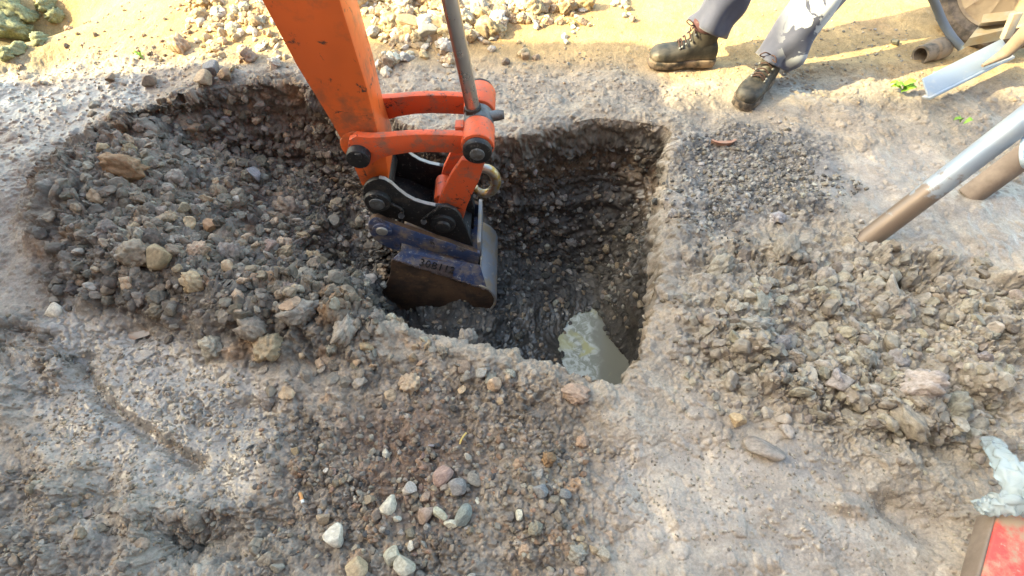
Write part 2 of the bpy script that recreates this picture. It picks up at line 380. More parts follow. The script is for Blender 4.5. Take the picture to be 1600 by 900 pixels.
# fine relief: lumps of several sizes, weighted by the kind of ground
rough = np.clip(0.30 + 0.9 * r_rubble + 0.65 * r_chunk + 0.8 * r_grav + 0.8 * r_near + 0.9 * inpit - 0.35 * r_smooth - 0.12 * r_wet + 0.0 * far, 0.08, 1.2)
patch = sst(-0.15, 0.35, fbm(SX, SY, 0.22, 3, 51))
rough = rough * (0.55 + 0.6 * patch) * (1 - .75 * np.clip(r_wet + r_smooth + .6 * r_leftsmooth, 0, 1) * (1 - r_rubble))
rimb = np.exp(-((d + .015) / .055) ** 2)
xx_, yy_ = SWX + .02 * fbm(SX, SY, .08, 2, 801), SWY + .02 * fbm(SX, SY, .08, 2, 805)
hb = (billow(xx_, yy_, .15, 6, 811) - .26) * (.105 * r_rubble * (1 - .6 * np.exp(-(d / .045) ** 2) * sst(1.55, 1.75, Y)) + .055 * rimb * (1 - .6 * sst(1.55, 1.75, Y)) + .075 * inpit * (1 - r_rubble)) * (1 - .75 * inpit * sst(.40, .22, dw) * sst(.75, 1.1, s)) + (np.minimum(billow(xx_, yy_ * 1.35, .15, 6, 821) - .26, .03 + .10 * sst(-.1, .3, fbm(X, Y, .2, 2, 861)))) * (.095 * r_chunk * (.3 + patch) + .028 * r_near + .02 * r_grav + .006)
l5, id5 = lumps(SWX, SWY, 0.034, 151, 0.28, 0.5, 2.5); l6, id6 = lumps(SX, SY, 0.016, 161, 0.25, 0.55, 2.5)
h = hb + (l5 * .8 + l6) * (1 - .5 * r_smooth - .45 * r_wet * (1 - r_rubble)) + 0.010 * fbm(SX, SY, 0.10, 5, 61) * (0.6 + 0.6 * rough) + 0.0012 * fbm(SX, SY, 0.012, 3, 71)
l1, id1 = lumps(SWX, SWY, 0.085, 101, 0.55, 0.55, 3); l2, id2 = lumps(SWX + .01 * fbm(SX, SY, .05, 2, 5), SWY, 0.042, 111, 0.72, 0.6, 3)
l3, id3 = lumps(SX, SY, 0.021, 121, 0.85, 0.65, 2.5); l4, id4 = lumps(SX, SY, 0.0115, 131, 0.9, 0.8, 2.5)
l0, id0 = lumps(SWX, SWY * 1.25, 0.15, 141, 0.5, 0.55, 6)
big = np.clip(1.0 * r_rubble + 0.55 * r_chunk + 0.25 * inpit + 0.15 * r_near, 0, 1) * (1 - r_smooth)
mid_ = np.clip(0.12 + 0.9 * r_rubble + 0.7 * r_chunk + 0.5 * r_grav + 0.75 * r_near + 0.75 * inpit - .3 * r_smooth, 0.05, 1) * (0.35 + 0.8 * patch)
h = h + l0 * np.clip(.5 * r_rubble + .55 * r_chunk, 0, 1) * patch * (1 - r_smooth) + l1 * big * 1.0 * (0.4 + 0.7 * patch) + l2 * mid_ * 0.95 + l3 * np.clip(rough, 0.06, 1) * 0.95 + l4 * np.clip(rough * 1.1, 0.06, 1)
# crusted, torn mud between the lumps
crust = np.abs(fbm(SWX, SWY, 0.07, 4, 81)); h = h - 0.022 * sst(0.09, 0.0, crust) * np.clip(r_chunk + 0.35 * r_wet + .4 * r_near + .5 * r_rubble + .12, 0, 1) * patch
terr = fbm(SWX * 0.6, SWY * 1.3, 0.12, 3, 91); terr = terr + 0.25 * fbm(SWX, SWY, 0.03, 3, 95); tq = terr * 6 + 20; tq = np.floor(tq) + sst(0.72, 1.0, tq - np.floor(tq)); h = h + (0.9 * r_chunk + 0.12 * r_wet + 0.08 * (1 - inpit)) * (1 - .7 * r_smooth) * 0.012 * (tq - 20)
hl = np.hypot(X - 0.73, Y - 2.11); hr = np.hypot(X - 0.99, Y - 1.88)
h = h * (1 - .6 * inpit * sst(.36, .20, dw) * sst(.75, 1.1, s))
h = (h * NEAR * (1 - 0.75 * far) * (1 - 0.7 * sst(.22, .1, np.minimum(hl, hr)))).astype(np.float32)
PT = P0 + NRM * h[..., None]
NRM = grid_normals(PT)

# soil colours by kind of ground
def C3(r, g, b): return np.array((r, g, b), np.float32)
def lay(base, m, c): return base * (1 - m[..., None]) + c * m[..., None]
n_big = fbm(X, Y, 0.45, 3, 401); n_med = fbm(SX, SY, 0.09, 4, 411); n_sm = fbm(SX, SY, 0.03, 3, 421)
C = np.broadcast_to(C3(0.325, 0.280, 0.228), X.shape + (3,)).copy()
C = lay(C, sst(0.0, 0.35, n_big) * 0.6, C3(0.345, 0.288, 0.228))
C = lay(C, r_chunk * 0.75, C3(0.325, 0.292, 0.248)); C = lay(C, r_smooth * 0.8, C3(0.37, 0.315, 0.258))
C = lay(C, r_grav * 0.85, C3(0.215, 0.205, 0.20)); C = lay(C, r_bl * .6 * patch, C3(0.29, 0.238, 0.188)); C = lay(C, r_wet * (1 - r_bl) * 0.8, C3(0.32, 0.285, 0.242))
C = lay(C, r_near * 0.75 * (0.5 + 0.5 * patch), C3(0.235, 0.188, 0.148)); C = lay(C, r_rust * 0.7, C3(0.20, 0.115, 0.075))
C = lay(C, r_rubble * 0.8, C3(0.185, 0.156, 0.124))
C = lay(C, r_rubble * sst(0.15, 0.4, fbm(X, Y, 0.2, 3, 431)) * 0.8, C3(0.32, 0.20, 0.11))
C = lay(C, np.clip(r_rubble + r_grav, 0, 1) * sst(0.1, 0.35, fbm(X, Y, 0.13, 3, 441)) * 0.6, C3(0.12, 0.115, 0.11))
C = lay(C, far, C3(0.45, 0.315, 0.155)); C = lay(C, far * sst(0.1, 0.4, n_big) * 0.5, C3(0.42, 0.26, 0.13))
moss = bump_at(20, 40, .25, .3, 1.0); C = lay(C, np.clip(moss, 0, 1) * 0.7, C3(0.17, 0.19, 0.11))
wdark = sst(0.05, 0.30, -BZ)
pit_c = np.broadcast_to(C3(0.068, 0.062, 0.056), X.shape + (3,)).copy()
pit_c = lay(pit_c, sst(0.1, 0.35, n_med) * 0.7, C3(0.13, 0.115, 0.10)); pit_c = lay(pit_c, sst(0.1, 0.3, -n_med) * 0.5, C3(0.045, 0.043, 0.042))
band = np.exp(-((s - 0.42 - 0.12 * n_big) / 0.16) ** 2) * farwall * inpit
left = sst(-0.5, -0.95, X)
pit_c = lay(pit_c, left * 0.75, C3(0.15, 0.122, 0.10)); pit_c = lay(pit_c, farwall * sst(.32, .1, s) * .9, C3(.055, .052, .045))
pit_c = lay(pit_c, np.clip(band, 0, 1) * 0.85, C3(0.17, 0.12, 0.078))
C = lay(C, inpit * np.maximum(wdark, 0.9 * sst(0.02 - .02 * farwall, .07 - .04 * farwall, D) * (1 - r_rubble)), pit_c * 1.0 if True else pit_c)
lump_t = (0.5 * (l2 > 0.002) * (id2 - 0.5) + 0.45 * (l3 > 0.001) * (id3 - 0.5) + 0.35 * (l1 > .004) * (id1 - .5))
C = C * (1 + 0.75 * lump_t * np.clip(rough, 0.2, 1) + 0.22 * n_med + 0.25 * n_sm)[..., None]
C = lay(C, ((id3 > 0.93) & (l3 > 0.003)) * np.clip(rough, 0, 1) * 0.5 * (1 - inpit), C3(0.42, 0.37, 0.31))
C = lay(C, ((id2 > 0.9) & (l2 > 0.004)) * np.clip(r_rubble + r_near, 0, 1) * 0.6, C3(0.34, 0.21, 0.12))
coat = np.clip(sst(0.0005, .003, l3) * .5 + sst(0.001, .005, l2) * .6 + sst(0.002, .008, l1) * .6, 0, 1)  # mask of the lumps; soil is darkened in the gaps between them
C = C * (1 - (1 - coat) * np.clip(0.10 + .30 * r_grav + .34 * r_near + .32 * r_rubble + .28 * r_chunk * patch, 0, .45) * (1 - inpit) * (1 - .7 * r_smooth))[..., None]  # soil darkened in the gaps between lumps
C = np.clip(C, 0.02, 0.6)
damp = sst(.05, .4, fbm(X, Y, .3, 4, 851)) * (1 - far)
C = C * (1 - .22 * damp * (1 - inpit))[..., None]
wet = np.clip(0.22 + .45 * damp + 0.70 * r_wet + 0.5 * r_smooth + 0.5 * r_leftsmooth + 0.25 * inpit + 0.3 * n_big - 0.6 * far - 0.2 * r_rubble + 0.25 * n_med, 0, 1)
wet = np.clip(wet + groove([(150, 620), (190, 655), (240, 690), (290, 715)], .02, .6), 0, 1)
ny, nx = X.shape
idx = np.arange(ny * nx, dtype=np.int32).reshape(ny, nx)
F = np.stack([idx[:-1, :-1], idx[:-1, 1:], idx[1:, 1:], idx[1:, :-1]], -1).reshape(-1, 4)
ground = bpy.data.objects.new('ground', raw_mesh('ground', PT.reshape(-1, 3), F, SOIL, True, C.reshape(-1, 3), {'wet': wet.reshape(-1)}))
tag(put(ground), 'muddy ground with a dug pit, churned clay and gravel', kind='structure')
U, V = project(PT)
fine = NEAR > 0.9
FL = np.flatnonzero(fine.ravel())
UF, VF = U.ravel()[FL], V.ravel()[FL]; PF = PT.reshape(-1, 3)[FL]; NF = NRM.reshape(-1, 3)[FL]
AR = np.linalg.norm(np.cross(np.gradient(PT, axis=1), np.gradient(PT, axis=0)), axis=-1).ravel()[FL]
DF = d.ravel()[FL]
CAMV = np.array((0, 0, CAMH))
DIST = np.linalg.norm(PF - CAMV, axis=1)
def ground_at(u, v):
    """the soil point seen at this photo position"""
    e = np.hypot(UF - u, VF - v); near = np.flatnonzero(e < 3.5)
    if len(near) == 0: near = np.array([int(np.argmin(e))])
    i = near[np.argmin(DIST[near])]
    return Vector(PF[i]), Vector(NF[i])
def ground_z(x, y):
    i = int(np.argmin((PF[:, 0] - x) ** 2 + (PF[:, 1] - y) ** 2)); return float(PF[i, 2])

# water in the sump
def water_material():
    m, nt, b = new_mat('milky_water')
    f = noise_out(nt, 26, 6, 0.62, dist=0.8); g = noise_out(nt, 9, 3, .5, dist=.5)
    sep = N(nt, 'ShaderNodeSeparateXYZ'); tc = nt.nodes.new('ShaderNodeTexCoord'); nt.links.new(tc.outputs['Object'], sep.inputs[0])
    md = N(nt, 'ShaderNodeMath'); md.operation = 'MULTIPLY_ADD'; nt.links.new(g, md.inputs[0]); md.inputs[1].default_value = -.22; nt.links.new(sep.outputs['X'], md.inputs[2])
    foam = ramp(nt, md.outputs[0], -.13, -.19)
    fc = mixc(nt, ramp(nt, f, .42, .60), (0.25, 0.26, 0.21), (0.50, 0.52, 0.48)); fc = mixc(nt, ramp(nt, g, .54, .66), fc, (0.40, 0.38, 0.19))
    c = mixc(nt, foam, (0.21, 0.205, 0.165), fc)
    nt.links.new(c, b.inputs['Base Color']); b.inputs['Roughness'].default_value = 0.09; b.inputs['IOR'].default_value = 1.33
    bump(nt, b, f, 0.12, 0.006); return m
bm = bmesh.new()
cx, cy = wc
ring = [bm.verts.new((cx + 0.40 * math.cos(a) * (1 + .1 * math.sin(3 * a)), cy + 0.40 * math.sin(a), -0.712)) for a in np.linspace(0, 2 * math.pi, 48)[:-1]]
c0 = bm.verts.new((cx, cy, -0.712))
for i in range(len(ring)): bm.faces.new((ring[i], ring[(i + 1) % len(ring)], c0))
tag(finish('water', bm, water_material(), local=(cx, cy, -0.712)), 'cloudy foaming water in the corner of the pit', kind='structure')
m_pud, nt, b = new_mat('puddle_water'); b.inputs['Base Color'].default_value = (0.27, 0.20, 0.145, 1); b.inputs['Roughness'].default_value = 0.06
def puddle(u, v, rx, ry, label, ang=0):
    p, _ = ground_at(u, v); near_ = np.hypot(PF[:, 0] - p.x, PF[:, 1] - p.y) < rx * .8; p.z = float(np.percentile(PF[near_, 2], 30)) - .009; bm = bmesh.new()
    vs = [bm.verts.new((rx * math.cos(a) * (1 + .15 * math.sin(2 * a + 1)), ry * math.sin(a) * (1 + .12 * math.cos(3 * a)), 0)) for a in np.linspace(0, 2 * math.pi, 40)[:-1]]
    bm.faces.new(vs)
    bmesh.ops.rotate(bm, verts=bm.verts, cent=(0, 0, 0), matrix=Matrix.Rotation(ang, 3, 'Z'))
    bmesh.ops.translate(bm, verts=bm.verts, vec=(p.x, p.y, p.z + 0.013))
    tag(finish('puddle', bm, m_pud, local=(p.x, p.y, p.z + .013)), label, kind='structure')
puddle(213, 517, .042, .030, 'small brown puddle among grey mud')

# ------------------------------------------------------------------ stones and clods
def rock_mesh(name, seed, sub=3, planes=9, rough_=0.10, flat=1.0, mat=STONE, smooth=True, lumpy=0):
    r = random.Random(seed); bm = bmesh.new(); bmesh.ops.create_icosphere(bm, subdivisions=sub, radius=1.0)
    pl = []
    for _ in range(planes):
        n = Vector((r.gauss(0, 1), r.gauss(0, 1), r.gauss(0, 1))).normalized(); pl.append((n, r.uniform(0.52, 0.86)))
    co = np.array([v.co[:] for v in bm.verts]); ph = [r.uniform(0, 50) for _ in range(3)]
    for v, c in zip(bm.verts, co):
        p = Vector(c)
        for n, dd in pl:
            e = p.dot(n)
            if e > dd: p = p - n * (e - dd) * 0.93
        v.co = p
    co = np.array([v.co[:] for v in bm.verts])
    nn = fbm(co[:, 0] + ph[0] + co[:, 2] * .7, co[:, 1] + ph[1] - co[:, 2] * .6, 0.9, 5, seed * 3 + 1, 0.66)
    for v, t in zip(bm.verts, nn): v.co = v.co * (1 + rough_ * float(t) * 2)
    if lumpy:
        bb = billow(co[:, 0] + ph[1] + co[:, 2] * .8, co[:, 1] + ph[2] - co[:, 2] * .5, 0.62, 4, seed * 5 + 2, .6)
        for v, t in zip(bm.verts, bb): v.co = v.co * (.78 + lumpy * float(t))
    for v in bm.verts: v.co.z *= flat
    for f in bm.faces: f.smooth = smooth
    me = bpy.data.meshes.new(name); bm.to_mesh(me); bm.free(); me.materials.append(mat); return me
STONES = [rock_mesh('stone', 10 + i, 4, 9, 0.05, 1.0) for i in range(9)]
CLODS = [rock_mesh('clod', 40 + i, 4, 2, 0.14, 1.0, lumpy=1.0) for i in range(10)]
SLABS = [rock_mesh('slab', 70 + i, 3, 12, 0.03, 0.45) for i in range(3)]
COLS = {'damp': (0.150, 0.130, 0.106), 'palemud': (0.36, 0.315, 0.262), 'earth': (0.235, 0.20, 0.165), 'rusty': (0.26, 0.17, 0.12), 'grey': (0.30, 0.285, 0.265), 'pale': (0.54, 0.50, 0.43), 'tan': (0.40, 0.30, 0.205), 'brown': (0.255, 0.205, 0.155), 'dark': (0.10, 0.095, 0.09),
        'orange': (0.33, 0.20, 0.115), 'mud': (0.32, 0.288, 0.242), 'blue': (0.25, 0.26, 0.265), 'sand': (0.46, 0.36, 0.23), 'pinkish': (0.34, 0.25, 0.20)}
bpy_last = [None, None]; LOOSE = []
def stone(kind, p, n, r, colour, label, group=None, squash=(1, 1, 1), yaw=None, sink=0.35, tilt=0.5):
    me = random.choice({'stone': STONES, 'clod': CLODS, 'slab': SLABS}[kind])
    o = bpy.data.objects.new({'stone': 'stone', 'clod': 'soil_clod', 'slab': 'flat_stone'}[kind], me)
    c = COLS[colour]; j = random.uniform(0.78, 1.2); o.color = (c[0] * j, c[1] * j * random.uniform(.95, 1.05), c[2] * j * random.uniform(.92, 1.06), 1)
    rot = n.to_track_quat('Z', 'Y').to_matrix() @ Matrix.Rotation(random.uniform(0, 6.28) if yaw is None else yaw, 3, 'Z') @ \
        Matrix.Rotation(random.uniform(-tilt, tilt), 3, 'X') @ Matrix.Rotation(random.uniform(-tilt, tilt), 3, 'Y')
    o.rotation_euler = rot.to_euler(); o.scale = (r * squash[0], r * squash[1], r * squash[2])
    zr = r * squash[2] * (0.45 if kind == 'slab' else 0.8)
    o.location = p + n * zr * (1 - 2 * sink)
    bpy_last[:] = [o, colour]
    return tag(put(o), label, {'stone': 'stone', 'clod': 'clod', 'slab': 'stone'}[kind], group)
def pxr(u, v, px): # radius in metres of something px wide in the photo here
    p, _ = ground_at(u, v); zc = p.y * CP - (p.z - CAMH) * SP; return px * zc / FPX / 2
SINGLE = [ # u, v, width px, kind, colour, label
    (605, 792, 34, 'stone', 'pale', 'pale grey angular stone left of centre in the gravel at the bottom', (0.8, 1.15, .8)),
    (640, 764, 26, 'stone', 'pale', 'small white stone above the gravel cluster at the bottom', (0.9, 1, .8)),
    (523, 838, 48, 'stone', 'pale', 'pale wedge stone with a grey face left in the bottom gravel', (1, .8, .8)),
    (612, 866, 34, 'stone', 'pale', 'flat cream stone just above the bottom edge of the gravel', (1.1, .75, .7)),
    (632, 890, 44, 'stone', 'pale', 'large pale stone with bluish face at the bottom edge', (1, .9, .8)),
    (555, 888, 44, 'stone', 'sand', 'large cream crumbly stone at the bottom edge left', (1, .9, .8)),
    (703, 818, 26, 'stone', 'pale', 'smooth pale oval pebble standing beside grey wedge stone', (.55, 1, .6)),
    (690, 805, 28, 'stone', 'pale', 'light pinkish oval pebble left of the smooth pale one', (.6, 1, .6)),
    (724, 806, 42, 'stone', 'blue', 'dark grey wedge stone right of the pale oval pebbles', (1, .55, .6)),
    (664, 808, 32, 'stone', 'pinkish', 'reddish broken stone in the middle of bottom gravel', (1, .8, .8)),
    (690, 745, 38, 'stone', 'pinkish', 'flat pinkish brown stone at the top of the bottom gravel', (1.1, .7, .6)),
    (712, 762, 34, 'stone', 'grey', 'two-toned grey stone right of the pinkish flat one', (1, .8, .7)),
    (845, 768, 30, 'stone', 'blue', 'bluish grey angular stone in dark gravel, left of a pair', (1, .8, .7)),
    (881, 772, 22, 'stone', 'blue', 'bluish grey angular stone in dark gravel, right of a pair', (1, .8, .7)),
    (909, 840, 16, 'stone', 'tan', 'left tan oval pebble of three standing together', (.6, 1, .6)),
    (922, 838, 14, 'stone', 'grey', 'middle thin pebble of three standing together', (.5, 1, .6)),
    (928, 857, 20, 'stone', 'tan', 'right tan oval pebble of three standing together', (.6, 1, .6)),
    (900, 866, 28, 'clod', 'mud', 'round mud-coated stone left of the three standing pebbles', (1, 1, .8)),
    (838, 828, 24, 'clod', 'mud', 'mud-coated upright stone beside dark gravel', (.9, 1, .8)),
    (818, 858, 26, 'clod', 'tan', 'brown mud-coated stone lowest in dark gravel', (.9, 1, .8)),
    (1153, 658, 28, 'stone', 'tan', 'tan knob of stone standing behind a flat mud slab', (.9, 1, .9)),
    (1194, 702, 66, 'slab', 'palemud', 'flat tapered slab covered in mud right of centre', (1.15, .72, 1)),
    (1313, 598, 56, 'slab', 'palemud', 'square flat mud slab half sunk right of the pit', (1, .8, .9)),
    (1395, 450, 52, 'slab', 'palemud', 'flat grey slab tilted in mud near the leaning post', (1.1, .6, .9)),
    (1128, 226, 48, 'slab', 'pinkish', None, (1.1, .5, .6)),
    (470, 778, 10, None, None, None, None),
    (330, 355, 36, 'stone', 'orange', 'smooth orange stone in the rubble left of the bucket', (1.1, .7, .7)),
    (400, 272, 26, 'stone', 'blue', 'upright bluish stone in the cleft of the left pit wall', (.7, 1.2, .7)),
    (450, 325, 40, 'clod', 'brown', 'large brown clod in the pit left of the black hitch', (1, .9, .9)),
    (420, 385, 30, 'stone', 'pinkish', 'pinkish stone in rubble left of the bucket', (1, .8, .8)),
    (85, 484, 42, 'slab', 'pale', 'round pale stone lying in wet mud at the left', (1, .85, 1.2)),
    (305, 440, 40, 'clod', 'tan', 'tan two-faced clod at the centre of the left rubble', (.9, 1, .9)),
    (215, 400, 50, 'clod', 'brown', 'big brown lump in the left rubble slope', (1.1, .9, .8)),
    (190, 265, 54, 'clod', 'orange', 'big orange clay lump in the left pit edge', (1.2, .9, .8)),
    (395, 515, 44, 'clod', 'mud', 'rounded mud-coated boulder on the near rim, left', (1.1, .9, .9)),
    (330, 540, 38, 'clod', 'mud', 'rounded mud-coated boulder at the left end of the near rim', (1, 1, .9)),
    (420, 545, 46, 'clod', 'tan', 'tan mud-coated boulder below the near rim', (1.1, .9, .9)),
    (470, 490, 52, 'clod', 'mud', 'long crusted clay lump along the near rim of the pit', (1.3, .8, .8)),
    (540, 520, 42, 'clod', 'mud', 'cracked tan clay lump on the near rim below the bucket', (1.2, .8, .8)),
    (335, 110, 30, 'stone', 'blue', 'bluish white stone in the pile at the far left rim', (.9, 1.1, .9)),
    (352, 118, 26, 'stone', 'tan', 'brown stone right of bluish white stone at far rim', (1, .9, .9)),
    (322, 125, 30, 'stone', 'tan', 'brown stone lying left of bluish white stone at far rim', (1, .9, .9)),
    (235, 128, 28, 'stone', 'brown', 'brown stone by itself on the mud at the far left rim', (1, .8, .8)),
    (173, 122, 20, 'stone', 'brown', 'dark brown stone on the shade line at left', (1, .7, .7)),
    (634, 90, 17, 'stone', 'grey', 'grey pebble at the shade edge right of the orange arm', (1, .9, .8)),
    (790, 97, 14, 'stone', 'brown', 'brown pebble at the shade edge right of the ram rod', (.9, 1, .9)),
    (1398, 66, 14, 'stone', 'dark', 'small dark stone on tan ground behind the walker', (1, .9, .9)),
    (1215, 340, 30, 'clod', 'grey', 'grey crumb of clay at the edge of dark gravel', (1, .8, .7)),
    (1225, 385, 46, 'clod', 'mud', 'broad mud lump right of the pit below the gravel', (1.2, .8, .6)),
    (1420, 655, 64, 'clod', 'palemud', 'smooth rounded mud boulder at the right', (1.1, .8, .7)),
    (1440, 600, 60, 'clod', 'mud', 'blocky grey mud lump right above the rounded mud boulder', (1.1, .8, .8)),
    (720, 570, 36, 'slab', 'pinkish', 'flat pinkish stone on the near rim right of the bucket', (1, .8, .7)),
    (755, 580, 28, 'slab', 'grey', 'flat grey stone beside the pinkish one on the near rim', (1, .9, .7)),
    (900, 615, 44, 'clod', 'tan', 'tan clay lump at the rim beside the water', (1.1, .8, .5)),
    (855, 717, 26, 'clod', 'orange', 'orange-brown crumb of clay in the gravel below the water', (1, .9, .8)),
    (912, 690, 26, 'clod', 'tan', 'tan crumb of clay above the dark gravel', (1, .9, .7)),
    (740, 745, 32, 'slab', 'mud', 'muddy flat stone right of the bottom gravel', (1, .9, .7)),
]
for u, v, w, kind, colr, lab, sq in SINGLE:
    if kind is None or lab is None: continue
    p, n = ground_at(u, v); stone(kind, p, n.lerp(Vector((0, 0, 1)), .6).normalized(), pxr(u, v, w) * (1.0 if kind == 'stone' else .9), colr, lab, None, sq, sink=0.2 if kind == 'stone' else .36, tilt=0.3)

EDGE = fbm(PF[:, 0], PF[:, 1], 0.16, 3, 777) + 0.35 * (hsh(np.floor(PF[:, 0] * 40), np.floor(PF[:, 1] * 40), 5) - .5)
def inside_px(poly):
    sdv, _, _ = poly_sd(UF, VF, np.array(poly, float)); return rng.random(len(sdv)) < sst(-25, 95, sdv - 70 * EDGE) ** 1.3
def sample(mask, n, minpx=0):
    c = np.flatnonzero(mask); w = AR[c]; c = rng.choice(c, size=min(n, len(c)), replace=False, p=w / w.sum()); return c
def scatter(poly, n, sizes, kinds, cols, label, group, sq=0.8, sink=0.3, extra=None):
    m = inside_px(poly)
    if extra is not None: m &= extra
    for i in sample(m, n):
        p, nn = Vector(PF[i]), Vector(NF[i]); a, b_ = sizes; r = a + (b_ - a) * random.random() ** 2.2
        stone(random.choice(kinds), p, nn, r, random.choice(cols), label, group,
              (random.uniform(.8, 1.15), random.uniform(.7, 1.05), sq * random.uniform(.8, 1.1)), sink=sink)
        LOOSE.append((bpy_last[0], bpy_last[1], float(UF[i]), float(VF[i]), r, label))
scatter([(560, -12), (700, -12), (960, -12), (890, 25), (820, 45), (760, 62), (690, 80), (600, 80)], 150, (.024, .058), ['clod', 'clod', 'stone'], ['sand', 'sand', 'tan', 'pale'],
        'sunlit tan clod in the rubble heap beyond the digger arm', 'clods in the heap right of the arm', .85, .15)
scatter([(280, -12), (420, -12), (450, 70), (380, 75), (300, 60)], 34, (.018, .05), ['clod', 'stone'], ['sand', 'tan', 'pale'],
        'sunlit tan clod in the loose pile left of the orange arm', 'clods in the pile left of the arm', .85, .2)
scatter([(40, 110), (120, 30), (280, 20), (400, 80), (240, 110)], 26, (.008, .016), ['stone', 'clod'], ['tan', 'brown'],
        'small stone scattered on the sunlit tan ground at left', 'stones on the sunlit ground', .8, .3)
scatter([(60, 330), (130, 240), (250, 200), (420, 250), (560, 300), (600, 470), (430, 470), (330, 520), (200, 490), (90, 440)], 92, (.018, .044), ['clod', 'stone'],
        ['brown', 'damp', 'earth', 'tan', 'damp', 'earth'], 'brown clod in the rubble slope left of the bucket', 'clods in the left rubble slope', .85, .3)
scatter([(150, 240), (260, 160), (430, 130), (540, 180), (545, 260), (400, 240), (250, 230)], 24, (.014, .034), ['stone', 'clod', 'stone'],
        ['brown', 'grey', 'tan'], 'stone stuck in the far left wall of the pit', 'stones in the far left pit wall', .8, .42)
scatter([(780, 300), (1000, 290), (1020, 480), (960, 520), (860, 550), (700, 520), (780, 420)], 56, (.012, .026), ['stone', 'clod'],
        ['dark', 'dark', 'brown', 'grey'], 'dark wet stone on the floor of the pit', 'stones on the pit floor', .8, .3)
scatter([(430, 700), (620, 640), (760, 720), (930, 780), (950, 900), (390, 900)], 80, (.009, .021), ['stone', 'stone', 'slab'],
        ['grey', 'brown', 'pinkish', 'tan', 'mud', 'earth', 'pale'], 'muddy pebble in the gravel spill at the bottom', 'pebbles in the gravel spill', .75, .25)
scatter([(1080, 420), (1330, 360), (1590, 440), (1590, 640), (1400, 720), (1250, 620), (1090, 560)], 46, (.018, .044), ['clod', 'clod', 'slab'],
        ['mud', 'grey', 'mud'], 'mud-coated lump in the churned mud right of the pit', 'lumps in the churned mud at right', .62, .4)
scatter([(330, 560), (560, 500), (700, 545), (850, 580), (700, 640), (450, 640)], 44, (.016, .036), ['clod', 'clod', 'slab'],
        ['mud', 'tan', 'earth'], 'mud-coated lump along the near rim of the pit', 'lumps along the near rim', .75, .35)

# small gravel and crumbs that nobody could count
def base_rock(seed, planes, sub):
    me = rock_mesh('crumb', seed, sub, planes, 0.06 if sub == 1 else 0.22); n = len(me.vertices)
    co = np.zeros(n * 3, np.float32); me.vertices.foreach_get('co', co)
    f = np.array([p.vertices[:] for p in me.polygons], np.int32); bpy.data.meshes.remove(me); return co.reshape(-1, 3), f
PROTO = [base_rock(200 + i, 8, 1) for i in range(10)]
PROTO3 = [base_rock(260 + i, 6, 3) for i in range(8)]
PROTOC = [base_rock(280 + i, 8, 3) for i in range(8)]
PROTO2 = [base_rock(230 + i, 9, 2) for i in range(12)]
def gravel_sheet(name, label, specs):
    Vs, Fs, Cs = [], [], []; base = 0
    for poly, n, (a, b_), cols, sink, extra in specs:
        m = inside_px(poly)
        if extra is not None: m &= extra
        for i in sample(m, n):
            r = a + (b_ - a) * rng.random() ** 2.0
            co, f = PROTO3[rng.integers(len(PROTO3))] if r > 0.016 else PROTO2[rng.integers(len(PROTO2))] if r > 0.0075 else PROTO[rng.integers(len(PROTO))]
            sc = r * np.array((rng.uniform(.75, 1.2), rng.uniform(.7, 1.1), rng.uniform(.5, .9)))
            th, ph = rng.uniform(0, 6.28), rng.uniform(-.6, .6)
            R = np.array(Vector(NF[i]).to_track_quat('Z', 'Y').to_matrix() @ Matrix.Rotation(th, 3, 'Z') @ Matrix.Rotation(ph, 3, 'X'))
            Vs.append((co * sc) @ R.T + PF[i] + NF[i] * r * (1 - 2 * sink) * .6); Fs.append(f + base); base += len(co)
            c = np.array(COLS[cols[rng.integers(len(cols))]]) * rng.uniform(.78, 1.18) * (1, rng.uniform(.97, 1.03), rng.uniform(.94, 1.04))
            Cs.append(np.broadcast_to(c, co.shape))
    o = bpy.data.objects.new(name, raw_mesh(name, np.concatenate(Vs), np.concatenate(Fs), GRAVEL, False, np.concatenate(Cs)))
    tag(put(o), label, kind='stuff')
